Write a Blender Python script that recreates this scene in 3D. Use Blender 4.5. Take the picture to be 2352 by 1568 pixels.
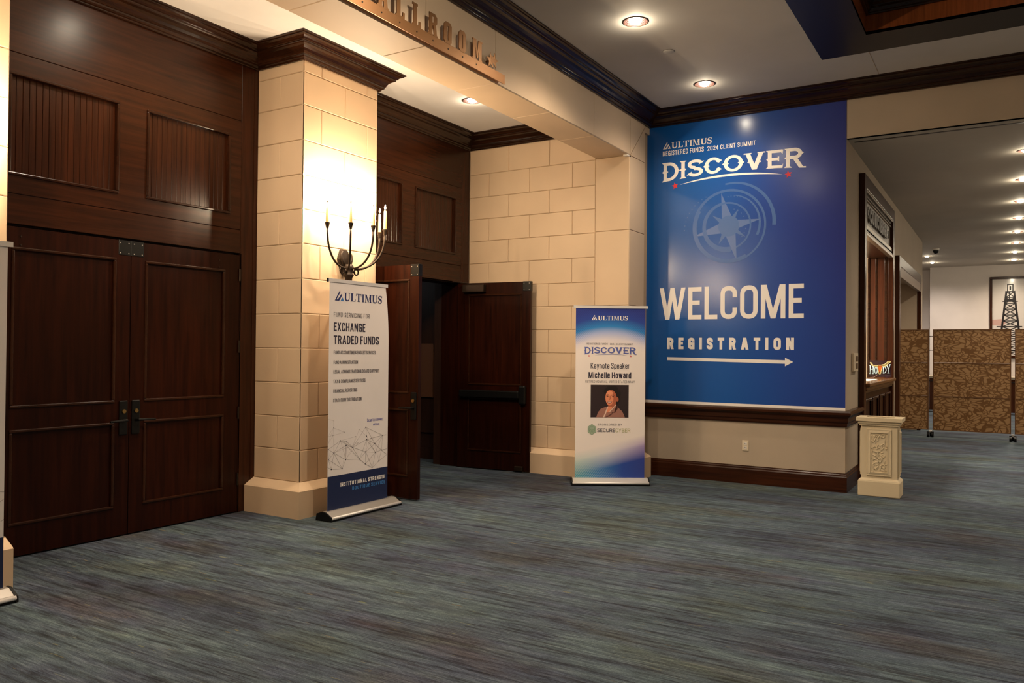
import bpy, bmesh, math, random
from mathutils import Vector, Matrix
random.seed(7)
for o in list(bpy.data.objects): bpy.data.objects.remove(o)
S = bpy.context.scene
COL = S.collection

# ------------------------------------------------------------------ camera, world, exposure
cam_d = bpy.data.cameras.new('camera'); cam = bpy.data.objects.new('camera', cam_d); COL.objects.link(cam)
cam_d.sensor_width = 36; cam_d.lens = 36*1849.45/2352; cam_d.clip_start = .05; cam_d.clip_end = 200
yaw, pit, rol = 0.54849064, 0.0100561693, 0.00893864640
fw = Vector((math.cos(yaw)*math.cos(pit), math.sin(yaw)*math.cos(pit), math.sin(pit)))
rt = Vector((math.sin(yaw), -math.cos(yaw), 0)); up = rt.cross(fw)
r_ = math.cos(rol)*rt+math.sin(rol)*up; u_ = -math.sin(rol)*rt+math.cos(rol)*up
cam.matrix_world = Matrix(((r_.x, u_.x, -fw.x, 0), (r_.y, u_.y, -fw.y, 0), (r_.z, u_.z, -fw.z, 1.5), (0, 0, 0, 1)))
S.camera = cam
W = bpy.data.worlds.new('world'); S.world = W; W.use_nodes = True
W.node_tree.nodes['Background'].inputs[0].default_value = (.9, .8, .7, 1)
W.node_tree.nodes['Background'].inputs[1].default_value = .02
vs = S.view_settings; vs.view_transform = 'Standard'; vs.look = 'None'; vs.gamma = 1; vs.use_curve_mapping = False
vs.exposure = 0.0
DOWN_W = 104.0      # watts of a ceiling downlight
SCONCE_W = 25.0     # watts of one candle bulb
WARM = (1.0, .81, .61)
CANDLE = (1.0, .76, .50)

# ------------------------------------------------------------------ materials
def s2l(c):
    return tuple((x/255/12.92 if x/255 <= .04045 else ((x/255+.055)/1.055)**2.4) for x in c)+(1,)
MATS = {}
def base_mat(name, col=(.5, .5, .5), rough=.5, metal=0, spec=.5, emit=None, es=0, coat=0):
    m = bpy.data.materials.new(name); m.use_nodes = True
    b = m.node_tree.nodes['Principled BSDF']
    b.inputs['Base Color'].default_value = (*col[:3], 1); b.inputs['Roughness'].default_value = rough
    b.inputs['Metallic'].default_value = metal; b.inputs['Specular IOR Level'].default_value = spec
    b.inputs['Coat Weight'].default_value = coat
    if emit: b.inputs['Emission Color'].default_value = (*emit[:3], 1); b.inputs['Emission Strength'].default_value = es
    MATS[name] = m
    return m, m.node_tree.nodes, m.node_tree.links, b
def noise(N, L, scale, detail=3, vec=None, rough=.5, dist=0):
    n = N.new('ShaderNodeTexNoise'); n.inputs['Scale'].default_value = scale; n.inputs['Detail'].default_value = detail
    n.inputs['Roughness'].default_value = rough; n.inputs['Distortion'].default_value = dist
    if vec: L.new(vec, n.inputs['Vector'])
    return n
def mapping(N, L, sc, coord='Object', rot=(0, 0, 0)):
    t = N.new('ShaderNodeTexCoord'); mp = N.new('ShaderNodeMapping')
    if coord == 'World':
        g = N.new('ShaderNodeNewGeometry'); L.new(g.outputs['Position'], mp.inputs['Vector'])
    else: L.new(t.outputs[coord], mp.inputs['Vector'])
    mp.inputs['Scale'].default_value = sc; mp.inputs['Rotation'].default_value = rot
    return mp.outputs['Vector']
def ramp(N, L, fac, stops, interp='LINEAR'):
    r = N.new('ShaderNodeValToRGB'); r.color_ramp.interpolation = interp
    e = r.color_ramp.elements
    while len(e) < len(stops): e.new(.5)
    for i, (p, c) in enumerate(stops): e[i].position = p; e[i].color = (*c[:3], 1) if len(c) >= 3 else c
    L.new(fac, r.inputs['Fac']); return r
def mixc(N, L, fac, a, b, mode='MIX'):
    m = N.new('ShaderNodeMix'); m.data_type = 'RGBA'; m.blend_type = mode
    for s, v in ((m.inputs[0], fac), (m.inputs[6], a), (m.inputs[7], b)):
        if hasattr(v, 'links'): L.new(v, s)
        elif isinstance(v, (int, float)): s.default_value = v
        else: s.default_value = (*v[:3], 1)
    return m.outputs[2]
def bump(N, L, h, b, strength=.2, dist=.002):
    n = N.new('ShaderNodeBump'); n.inputs['Strength'].default_value = strength; n.inputs['Distance'].default_value = dist
    L.new(h, n.inputs['Height']); L.new(n.outputs[0], b.inputs['Normal'])

def wood(name, c0, c1, rough, sc=(30, 30, 1.5), spec=.38, coat=0):
    m, N, L, b = base_mat(name, c0, rough, spec=spec, coat=coat)
    v = mapping(N, L, sc, 'World')
    n1 = noise(N, L, 1.0, 5, v, .6, .4)
    n2 = noise(N, L, .9, 2, mapping(N, L, (1, 1, .6), 'World'))
    r = ramp(N, L, n1.outputs['Fac'], [(.3, c0), (.7, c1)])
    r2 = ramp(N, L, n2.outputs['Fac'], [(.3, (.72, .72, .72)), (.7, (1.25, 1.2, 1.15))])
    L.new(mixc(N, L, 1.0, r.outputs[0], r2.outputs[0], 'MULTIPLY'), b.inputs['Base Color'])
    bump(N, L, n1.outputs['Fac'], b, .03, .001)
    return m
wood_v = wood('mahogany_vertical_grain', (.022, .0060, .0020), (.050, .0135, .0042), .27, spec=.26)
wood_h = wood('mahogany_horizontal_grain', (.021, .0060, .0020), (.048, .0135, .0042), .27, (1.5, 1.5, 30), spec=.26)
wood_door = wood('door_mahogany', (.0105, .0022, .0008), (.028, .0058, .0018), .30, spec=.15)
wood_crown = wood('polished_crown_wood', (.012, .0042, .0018), (.034, .0115, .0046), .18, (2, 2, 30), spec=.3, coat=.12)
wood_bead = wood('bead_wood', (.020, .0062, .0024), (.034, .0105, .0040), .22, (8, 8, 8), spec=.3)
wood_reveal = wood('reveal_wood', (.040, .0115, .0045), (.085, .022, .0075), .3)
wood_red = wood('red_brown_wood', (.15, .045, .014), (.28, .085, .026), .25)
wood_counter = wood('counter_wood', (.10, .045, .018), (.2, .095, .04), .18, (2, 2, 30))

def paint(name, col, rough=.6, bs=.12, scale=90, spec=.4):
    m, N, L, b = base_mat(name, col, rough, spec=spec)
    v = mapping(N, L, (1, 1, 1), 'World')
    n = noise(N, L, scale, 3, v); n2 = noise(N, L, 1.7, 4, v)
    r = ramp(N, L, n2.outputs['Fac'], [(.25, tuple(c*.93 for c in col)), (.75, tuple(min(1, c*1.05) for c in col))])
    L.new(r.outputs[0], b.inputs['Base Color']); bump(N, L, n.outputs['Fac'], b, bs, .002)
    return m
stone = paint('cream_painted_stone', (.67, .50, .335), .55)
joint_m = paint('stone_joint', (.52, .37, .24), .8)
ceil_w = paint('bay_ceiling_white', (.86, .82, .78), .8, .05)
ceil_m = paint('ceiling_white', (.60, .56, .51), .8, .05)
ceil_c = paint('corridor_ceiling', (.50, .46, .40), .8, .05)
wall_fab = paint('woven_wallcovering', (.45, .37, .28), .75, .35, 260)
wall_white = paint('pale_wall', (.66, .60, .55), .8, .1)
white_trim = base_mat('white_trim', (.8, .76, .7), .4)[0]
black_m = base_mat('black_metal', (.012, .012, .012), .35, .6)[0]
bronze = base_mat('dark_bronze', (.035, .022, .014), .45, .7)[0]
iron = base_mat('wrought_iron', (.03, .019, .012), .5, .5)[0]
alu = base_mat('aluminium', (.56, .53, .49), .30, .6)[0]
alu_light = base_mat('satin_bar', (.78, .76, .74), .4, .3)[0]
sign_metal, N, L, b = base_mat('brushed_bronze_sign', (.27, .13, .05), .42, .75)
n = noise(N, L, 1, 3, mapping(N, L, (3, 3, 200), 'World')); bump(N, L, n.outputs['Fac'], b, .08, .001)
brass = base_mat('brass', (.5, .33, .12), .3, 1)[0]
plate_w = base_mat('ivory_plate', (.72, .62, .46), .4)[0]
candle_m = base_mat('candle_sleeve', (.83, .48, .16), .5, emit=(1, .5, .14), es=.12)[0]
bulb_hot = base_mat('candle_bulb', (1, 1, 1), .3, emit=(1, .86, .66), es=60)[0]
lamp_glow = base_mat('downlight_bulb', (1, 1, 1), .3, emit=(1, .88, .72), es=60)[0]
baffle_m = base_mat('downlight_baffle', (.030, .010, .007), .4, .2)[0]
rim_m = base_mat('downlight_rim', (.06, .03, .02), .4, .2)[0]
paper = base_mat('paper', (.8, .78, .74), .6)[0]
print_white = base_mat('print_white', (.90, .86, .82), .45)[0]
print_dark = base_mat('print_charcoal', (.035, .03, .055), .5)[0]
print_navy = base_mat('print_navy', (.018, .028, .13), .5)[0]
print_grey = base_mat('print_grey', (.12, .11, .13), .5)[0]
print_line = base_mat('print_thin_grey', (.30, .27, .26), .5)[0]
print_line2 = base_mat('print_pale_grey', (.50, .44, .42), .5)[0]
print_blue = base_mat('print_blue', (.02, .10, .36), .5)[0]
print_sky = base_mat('print_sky_blue', (.05, .20, .50), .5)[0]
print_violet = base_mat('print_violet', (.10, .11, .42), .5)[0]
print_red = base_mat('print_red', (.62, .02, .03), .5)[0]
print_steel = base_mat('print_steel_blue', (.10, .13, .42), .5)[0]
print_green = base_mat('print_sage', (.36, .46, .34), .5)[0]
print_olive = base_mat('print_olive', (.42, .44, .18), .5)[0]
fabric_w = paint('banner_fabric', (.88, .82, .79), .5, .03)
fabric_n = base_mat('banner_navy_fabric', (.008, .018, .075), .45)[0]
bin_m = paint('cast_stone_bin', (.66, .55, .37), .7, .15, 140)
bin_in = base_mat('bin_slot', (.05, .02, .008), .6)[0]

# big banner: blue to navy print
def big_print():
    m, N, L, b = base_mat('wall_banner_print', (.02, .1, .35), .20, spec=.42)
    g = N.new('ShaderNodeNewGeometry'); sp = N.new('ShaderNodeSeparateXYZ'); L.new(g.outputs['Position'], sp.inputs[0])
    mr = N.new('ShaderNodeMapRange'); mr.inputs['From Min'].default_value = 3.76; mr.inputs['From Max'].default_value = 1.45
    L.new(sp.outputs['Y'], mr.inputs['Value'])
    mz = N.new('ShaderNodeMapRange'); mz.inputs['From Min'].default_value = 4.2; mz.inputs['From Max'].default_value = .9
    L.new(sp.outputs['Z'], mz.inputs['Value'])
    r = ramp(N, L, mr.outputs[0], [(0, (.004, .095, .34)), (.45, (.016, .10, .40)), (.75, (.026, .060, .31)), (1, (.030, .040, .24))])
    ad = N.new('ShaderNodeMath'); ad.operation = 'MULTIPLY_ADD'; L.new(mr.outputs[0], ad.inputs[0]); ad.inputs[1].default_value = .6
    sc = N.new('ShaderNodeMath'); sc.operation = 'MULTIPLY'; L.new(mz.outputs[0], sc.inputs[0]); sc.inputs[1].default_value = .4
    L.new(sc.outputs[0], ad.inputs[2])
    n = noise(N, L, .5, 1, mapping(N, L, (1, 1, 1), 'World'))
    c = mixc(N, L, .25, r.outputs[0], ramp(N, L, n.outputs['Fac'], [(.35, (.006, .09, .38)), (.65, (.035, .06, .30))]).outputs[0])
    L.new(c, b.inputs['Base Color'])
    nb = noise(N, L, 3, 2, mapping(N, L, (1, 1, .15), 'World')); bump(N, L, nb.outputs['Fac'], b, .08, .004)
    return m
banner_big = big_print()
ghost = [base_mat('ghost_print_%s' % k, c, .36)[0] for k, c in (('a', (.045, .135, .40)), ('b', (.060, .15, .40)), ('c', (.095, .18, .43)))]
swoosh_m = base_mat('swoosh_print', (.5, .5, .6), .4)[0]

# banner 2 print (object coords: x along width 0..0.77, z height)
def blue_print():
    m, N, L, b = base_mat('keynote_banner_print', (.7, .65, .62), .45)
    t = N.new('ShaderNodeTexCoord'); sp = N.new('ShaderNodeSeparateXYZ'); L.new(t.outputs['Object'], sp.inputs[0])
    def M(op, a, b_=None, c=None):
        n = N.new('ShaderNodeMath'); n.operation = op
        for i, v in enumerate((a, b_, c)):
            if v is None: continue
            if hasattr(v, 'links'): L.new(v, n.inputs[i])
            else: n.inputs[i].default_value = v
        return n.outputs[0]
    x = M('DIVIDE', sp.outputs['X'], .77); z = sp.outputs['Z']
    ax = M('ABSOLUTE', M('SUBTRACT', x, .5))
    zt = M('MULTIPLY_ADD', M('MULTIPLY', ax, ax), .30, z)   # the blue reaches lower at the sides
    zt = M('DIVIDE', M('SUBTRACT', zt, 1.55), .42)
    top = ramp(N, L, zt, [(0, (.90, .82, .78)), (.18, (.78, .73, .80)), (.36, (.42, .50, .80)), (.52, (.03, .24, .62)), (.78, (.022, .055, .33)), (1, (.022, .035, .25))])
    zb = M('MULTIPLY_ADD', x, -.20, z)
    zb = M('DIVIDE', M('SUBTRACT', .36, zb), .36)
    botc = ramp(N, L, x, [(0, (.06, .34, .42)), (.35, (.045, .20, .50)), (.7, (.025, .07, .36)), (1, (.03, .055, .30))])
    midc = ramp(N, L, x, [(0, (.58, .72, .67)), (.5, (.70, .70, .77)), (1, (.46, .35, .60))])
    f1 = ramp(N, L, zb, [(0, (0, 0, 0)), (.35, (1, 1, 1))]); f2 = ramp(N, L, zb, [(.25, (0, 0, 0)), (.75, (1, 1, 1))])
    c = mixc(N, L, f1.outputs[0], top.outputs[0], midc.outputs[0])
    c = mixc(N, L, f2.outputs[0], c, botc.outputs[0])
    # diagonal fine stripes fading from the corners
    w = N.new('ShaderNodeTexWave'); w.wave_type = 'BANDS'; w.bands_direction = 'DIAGONAL'
    cmb = N.new('ShaderNodeCombineXYZ'); L.new(ax, cmb.inputs[0]); L.new(M('MULTIPLY', z, 1.0), cmb.inputs[1])
    L.new(cmb.outputs[0], w.inputs['Vector']); w.inputs['Scale'].default_value = 22; 
    st = ramp(N, L, w.outputs['Fac'], [(.70, (0, 0, 0)), (.9, (1, 1, 1))])
    area_t = M('MULTIPLY', ramp(N, L, M('SUBTRACT', z, M('MULTIPLY', M('SUBTRACT', .5, ax), 1.2)), [(.0, (0, 0, 0)), (1, (1, 1, 1))]).outputs[0], 1)
    at = N.new('ShaderNodeMapRange'); L.new(M('ADD', M('MULTIPLY', ax, 1.2), z), at.inputs['Value']); at.inputs['From Min'].default_value = 1.95; at.inputs['From Max'].default_value = 2.25
    lt = N.new('ShaderNodeMapRange'); L.new(z, lt.inputs['Value']); lt.inputs['From Min'].default_value = 1.55; lt.inputs['From Max'].default_value = 1.68
    c = mixc(N, L, M('MULTIPLY', M('MULTIPLY', st.outputs[0], M('MULTIPLY', at.outputs[0], lt.outputs[0])), .55), c, (.03, .07, .32))
    w2 = N.new('ShaderNodeTexWave'); w2.wave_type = 'BANDS'; w2.bands_direction = 'DIAGONAL'
    cm2 = N.new('ShaderNodeCombineXYZ'); L.new(x, cm2.inputs[0]); L.new(M('MULTIPLY', z, .8), cm2.inputs[1]); L.new(cm2.outputs[0], w2.inputs['Vector']); w2.inputs['Scale'].default_value = 24
    st2 = ramp(N, L, w2.outputs['Fac'], [(.72, (0, 0, 0)), (.92, (1, 1, 1))])
    ab = N.new('ShaderNodeMapRange'); L.new(M('ADD', M('MULTIPLY', x, .45), z), ab.inputs['Value']); ab.inputs['From Min'].default_value = .42; ab.inputs['From Max'].default_value = .2
    c = mixc(N, L, M('MULTIPLY', M('MULTIPLY', st2.outputs[0], ab.outputs[0]), .55), c, (.6, .66, .68))
    L.new(c, b.inputs['Base Color'])
    return m
keynote_print = blue_print()

def carpet():
    m, N, L, b = base_mat('striated_carpet', (.1, .1, .1), .95, spec=.15)
    v = lambda s: mapping(N, L, s, 'World')
    fine = noise(N, L, 1, 7, v((95, 6, 1)), .75)
    mid = noise(N, L, 1, 8, v((24, 1.5, 1)), .72)
    dark = noise(N, L, 1, 8, v((13, .9, 1)), .72)
    wide = noise(N, L, 1, 3, v((3.2, .75, 1)), .6)
    patch = noise(N, L, 1, 3, v((1.4, .55, 1)), .55)
    speck = noise(N, L, 1, 3, v((300, 110, 1)))
    c0 = ramp(N, L, wide.outputs['Fac'], [(.28, (.050, .048, .072)), (.42, (.066, .084, .092)), (.52, (.082, .108, .102)), (.62, (.068, .080, .100)), (.74, (.074, .070, .062))])
    c1 = ramp(N, L, patch.outputs['Fac'], [(.34, (.058, .038, .026)), (.44, (.066, .076, .094)), (.56, (.080, .108, .104)), (.66, (.072, .078, .044))])
    c = mixc(N, L, .5, c0.outputs[0], c1.outputs[0])
    big = noise(N, L, 1, 3, v((.9, .35, 1)), .6); br = ramp(N, L, big.outputs['Fac'], [(.32, (.62, .60, .62)), (.5, (1, 1, 1)), (.68, (1.22, 1.2, 1.15))]); c = mixc(N, L, 1, c, br.outputs[0], 'MULTIPLY')
    mr = ramp(N, L, mid.outputs['Fac'], [(.38, (.42, .37, .36)), (.49, (1, 1, 1)), (.63, (1.65, 1.6, 1.48))])
    c = mixc(N, L, .85, c, mr.outputs[0], 'MULTIPLY')
    fr = ramp(N, L, fine.outputs['Fac'], [(.36, (.42, .40, .40)), (.5, (1, 1, 1)), (.66, (1.8, 1.75, 1.6))])
    c = mixc(N, L, .85, c, fr.outputs[0], 'MULTIPLY')
    dr = ramp(N, L, dark.outputs['Fac'], [(.40, (.50, .44, .42)), (.46, (1, 1, 1))]); c = mixc(N, L, .8, c, dr.outputs[0], 'MULTIPLY')
    acc = noise(N, L, 1, 2, v((38, 4.5, 1))); acc2 = noise(N, L, 1, 1, v((2.3, 1.6, 1)))
    ar = ramp(N, L, acc.outputs['Fac'], [(.68, (0, 0, 0)), (.74, (1, 1, 1))]); ac = ramp(N, L, acc2.outputs['Fac'], [(.4, (.18, .14, .07)), (.55, (.16, .17, .08)), (.7, (.20, .20, .19))])
    c = mixc(N, L, ar.outputs[0], c, ac.outputs[0])
    sr = ramp(N, L, speck.outputs['Fac'], [(.3, (.68, .68, .68)), (.7, (1.34, 1.34, 1.34))])
    c = mixc(N, L, 1, c, sr.outputs[0], 'MULTIPLY')
    c = mixc(N, L, 1, c, (.80, .87, 1.10), 'MULTIPLY')
    L.new(c, b.inputs['Base Color']); bump(N, L, speck.outputs['Fac'], b, .3, .003)
    return m
carpet_m = carpet()

def lattice_mat():
    m, N, L, b = base_mat('woven_root_pattern', (.2, .1, .04), .5)
    v = mapping(N, L, (1, 8.5, 15), 'Object')
    nn = noise(N, L, .35, 1, v)
    vm = N.new('ShaderNodeVectorMath'); vm.operation = 'MULTIPLY_ADD'; L.new(nn.outputs['Color'], vm.inputs[0]); vm.inputs[1].default_value = (0, 3.2, 3.2); L.new(v, vm.inputs[2])
    vo = N.new('ShaderNodeTexVoronoi'); vo.feature = 'DISTANCE_TO_EDGE'; vo.inputs['Scale'].default_value = 1.35; L.new(vm.outputs[0], vo.inputs['Vector'])
    r = ramp(N, L, vo.outputs['Distance'], [(.085, (.13, .056, .011)), (.12, (.30, .175, .075))])
    L.new(r.outputs[0], b.inputs['Base Color']); bump(N, L, vo.outputs['Distance'], b, .3, .004)
    return m
lattice = lattice_mat()
screen_frame = base_mat('screen_frame_brown', (.11, .045, .010), .5)[0]

# ------------------------------------------------------------------ mesh helpers
class MB:
    def __init__(s): s.v = []; s.f = []; s.m = []
    def add(s, vs_, fs, mi=0):
        k = len(s.v); s.v += [tuple(p) for p in vs_]; s.f += [tuple(i+k for i in f) for f in fs]; s.m += [mi]*len(fs); return s
    def box(s, x0, x1, y0, y1, z0, z1, mi=0):
        x0, x1 = min(x0, x1), max(x0, x1); y0, y1 = min(y0, y1), max(y0, y1); z0, z1 = min(z0, z1), max(z0, z1)
        return s.add([(x, y, z) for z in (z0, z1) for y in (y0, y1) for x in (x0, x1)],
                     [(0, 2, 3, 1), (4, 5, 7, 6), (0, 1, 5, 4), (2, 6, 7, 3), (0, 4, 6, 2), (1, 3, 7, 5)], mi)
    def quad(s, a, b, c, d, mi=0): return s.add([a, b, c, d], [(0, 1, 2, 3)], mi)
    def tube(s, pts, r, n=8, cap=True, mi=0):
        pts = [Vector(p) for p in pts]; rs = r if isinstance(r, (list, tuple)) else [r]*len(pts)
        vs_, fs = [], []
        t0 = (pts[1]-pts[0]).normalized(); a = Vector((0, 0, 1)) if abs(t0.z) < .9 else Vector((1, 0, 0)); x = t0.cross(a).normalized()
        for i, p in enumerate(pts):
            t = (pts[min(i+1, len(pts)-1)]-pts[max(i-1, 0)]).normalized(); x = (x-t*x.dot(t)).normalized(); y = t.cross(x)
            for j in range(n):
                q = 2*math.pi*j/n; vs_.append(p+(x*math.cos(q)+y*math.sin(q))*rs[i])
        for i in range(len(pts)-1):
            for j in range(n): fs.append((i*n+j, i*n+(j+1) % n, (i+1)*n+(j+1) % n, (i+1)*n+j))
        if cap: fs.append(tuple(reversed(range(n)))); fs.append(tuple((len(pts)-1)*n+j for j in range(n)))
        return s.add(vs_, fs, mi)
    def lathe(s, prof, c=(0, 0, 0), n=24, mi=0):
        vs_, fs = [], []
        for (r, z) in prof:
            for j in range(n): q = 2*math.pi*j/n; vs_.append((c[0]+r*math.cos(q), c[1]+r*math.sin(q), c[2]+z))
        for i in range(len(prof)-1):
            for j in range(n): fs.append((i*n+j, i*n+(j+1) % n, (i+1)*n+(j+1) % n, (i+1)*n+j))
        return s.add(vs_, fs, mi)
    def build(s, name, mats, parent=None, smooth=False, loc=None, rot=None):
        me = bpy.data.meshes.new(name); me.from_pydata(s.v, [], s.f)
        for m in (mats if isinstance(mats, (list, tuple)) else [mats]): me.materials.append(m)
        for p, mi in zip(me.polygons, s.m): p.material_index = mi; p.use_smooth = smooth
        bm = bmesh.new(); bm.from_mesh(me); bmesh.ops.recalc_face_normals(bm, faces=bm.faces); bm.to_mesh(me); bm.free()
        me.update()
        return link(name, me, parent, loc, rot)
def link(name, data, parent=None, loc=None, rot=None):
    o = bpy.data.objects.new(name, data); COL.objects.link(o)
    if parent: o.parent = parent
    if loc: o.location = loc
    if rot: o.rotation_euler = rot
    return o
def tag(o, label, cat, group=None, kind=None):
    o['label'] = label; o['category'] = cat
    if group: o['group'] = group
    if kind: o['kind'] = kind
    return o
def thing(name, label, cat, loc=(0, 0, 0), rz=0, group=None, kind=None):
    return tag(link(name, None, None, loc, (0, 0, rz)), label, cat, group, kind)
def copy_tree(o, parent=None):
    c = o.copy(); COL.objects.link(c)
    if parent: c.parent = parent
    for ch in list(o.children): copy_tree(ch, c)
    return c
def bev(o, w=.003, seg=2, ang=40):
    m = o.modifiers.new('bevel', 'BEVEL'); m.width = w; m.segments = seg; m.limit_method = 'ANGLE'; m.angle_limit = math.radians(ang); return o

def sweep(name, prof, path, mat, parent=None, side=1, smooth=False):
    """profile (out, z) carried along an xy path, mitred; out points to the right of travel"""
    P = [Vector(p) for p in path]; n = len(prof); vs_, fs = [], []
    def nrm(a, b): d = (b-a).normalized(); return Vector((d.y, -d.x))*side
    for i, p in enumerate(P):
        if i == 0: mv = nrm(P[0], P[1])
        elif i == len(P)-1: mv = nrm(P[-2], P[-1])
        else:
            a, b_ = nrm(P[i-1], p), nrm(p, P[i+1]); mv = (a+b_)/(1+a.dot(b_))
        for (o_, z) in prof: vs_.append((p.x+mv.x*o_, p.y+mv.y*o_, z))
    for i in range(len(P)-1):
        for j in range(n-1): fs.append((i*n+j, i*n+j+1, (i+1)*n+j+1, (i+1)*n+j))
    fs.append(tuple(range(n))); fs.append(tuple((len(P)-1)*n+j for j in reversed(range(n))))
    mb = MB(); mb.add(vs_, fs); return mb.build(name, mat, parent, smooth)
def crown_prof(z0, h, d):
    P = [(0, 0), (.10, 0), (.13, .03), (.13, .07), (.19, .10), (.24, .15), (.24, .22), (.28, .24), (.31, .33), (.38, .44), (.49, .53), (.60, .58),
         (.64, .62), (.64, .68), (.70, .70), (.74, .77), (.82, .83), (.92, .86), (.92, .91), (1, .93), (1, 1), (0, 1)]
    return [(a*d, z0+b*h) for a, b in P]
def rail_prof(z0, z1, d):
    h = z1-z0; P = [(0, 0), (.25, 0), (.35, .08), (.35, .22), (.5, .3), (.5, .55), (.62, .62), (.8, .68), (1, .76), (1, .90), (.9, 1), (0, 1)]
    return [(a*d, z0+b*h) for a, b in P]
def base_prof(h, d): return [(0, 0), (d, 0), (d, h*.78), (d*.7, h*.84), (d*.7, h*.90), (d*.4, h*.95), (d*.35, h), (0, h)]

BLK = {}
def block_mesh(w, h, dp=.03, c=.006):
    k = (round(w, 3), round(h, 3), dp, c)
    if k in BLK: return BLK[k]
    g = .0012; x0, x1, z0, z1 = g, w-g, g, h-g
    v = [(x0, 0, z0), (x1, 0, z0), (x1, 0, z1), (x0, 0, z1)]
    v += [(x, -(dp-c), z) for x, _, z in v[:4]]
    v += [(x0+c, -dp, z0+c), (x1-c, -dp, z0+c), (x1-c, -dp, z1-c), (x0+c, -dp, z1-c)]
    f = []
    for a in (0, 4):
        for i in range(4): j = (i+1) % 4; f.append((a+i, a+j, a+4+j, a+4+i))
    f.append((8, 9, 10, 11))
    me = bpy.data.meshes.new('stone_block'); me.from_pydata(v, [], f); me.materials.append(stone)
    BLK[k] = me; return me
def blocks(parent, rows, face, dp=.03, name='stone_block'):
    """face: ('y', Y) front faces -Y, u = X ; ('x', X) faces -X, u = Y (low to high) ; rows = [(z0,z1,[u0,u1,...])]"""
    for z0, z1, us in rows:
        for a, b_ in zip(us, us[1:]):
            me = block_mesh(b_-a, z1-z0, dp)
            if face[0] == 'y': link(name, me, parent, (a, face[1]+dp, z0))
            elif face[0] == 'x': link(name, me, parent, (face[1]+dp, b_, z0), (0, 0, -math.pi/2))
            elif face[0] == 'X': link(name, me, parent, (face[1]-dp, a, z0), (0, 0, math.pi/2))

# ------------------------------------------------------------------ lettering: stroke alphabet
def ribbon(pts, t, closed=False, cap=True):
    P = [Vector(p) for p in pts]
    T = t if isinstance(t, (list, tuple)) else [t]*len(P)
    if not closed and cap:
        d = (P[0]-P[1]).normalized(); P[0] = P[0]+d*T[0]/2; d = (P[-1]-P[-2]).normalized(); P[-1] = P[-1]+d*T[-1]/2
    n = len(P); Lf, Rt = [], []
    for i in range(n):
        a = P[i-1] if (i > 0 or closed) else None; c = P[(i+1) % n] if (i < n-1 or closed) else None
        d1 = (P[i]-a).normalized() if a is not None else (c-P[i]).normalized()
        d2 = (c-P[i]).normalized() if c is not None else d1
        n1 = Vector((-d1.y, d1.x)); n2 = Vector((-d2.y, d2.x)); k = 1+n1.dot(n2); m = (n1+n2)/max(k, .35)
        Lf.append(P[i]+m*T[i]/2); Rt.append(P[i]-m*T[i]/2)
    polys = []
    for i in range(n if closed else n-1):
        j = (i+1) % n; polys.append([Rt[i], Rt[j], Lf[j], Lf[i]])
    return polys
def rounded(pts, R, closed=False, seg=6):
    P = [Vector(p) for p in pts]; n = len(P); out = []
    for i in range(n):
        if not closed and i in (0, n-1): out.append(P[i]); continue
        a, b_, c = P[i-1], P[i], P[(i+1) % n]
        la, lc = (a-b_).length, (c-b_).length
        fa = la/2 if (closed or i > 1) else la; fc = lc/2 if (closed or i < n-2) else lc
        r = min(R, fa*.999, fc*.999); da = (a-b_).normalized()*r; dc = (c-b_).normalized()*r
        for k in range(seg+1):
            s = k/seg; out.append(b_+da*(1-s)**2+dc*s**2)
    res = [out[0]]
    for q in out[1:]:
        if (q-res[-1]).length > 1e-5: res.append(q)
    return res
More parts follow.
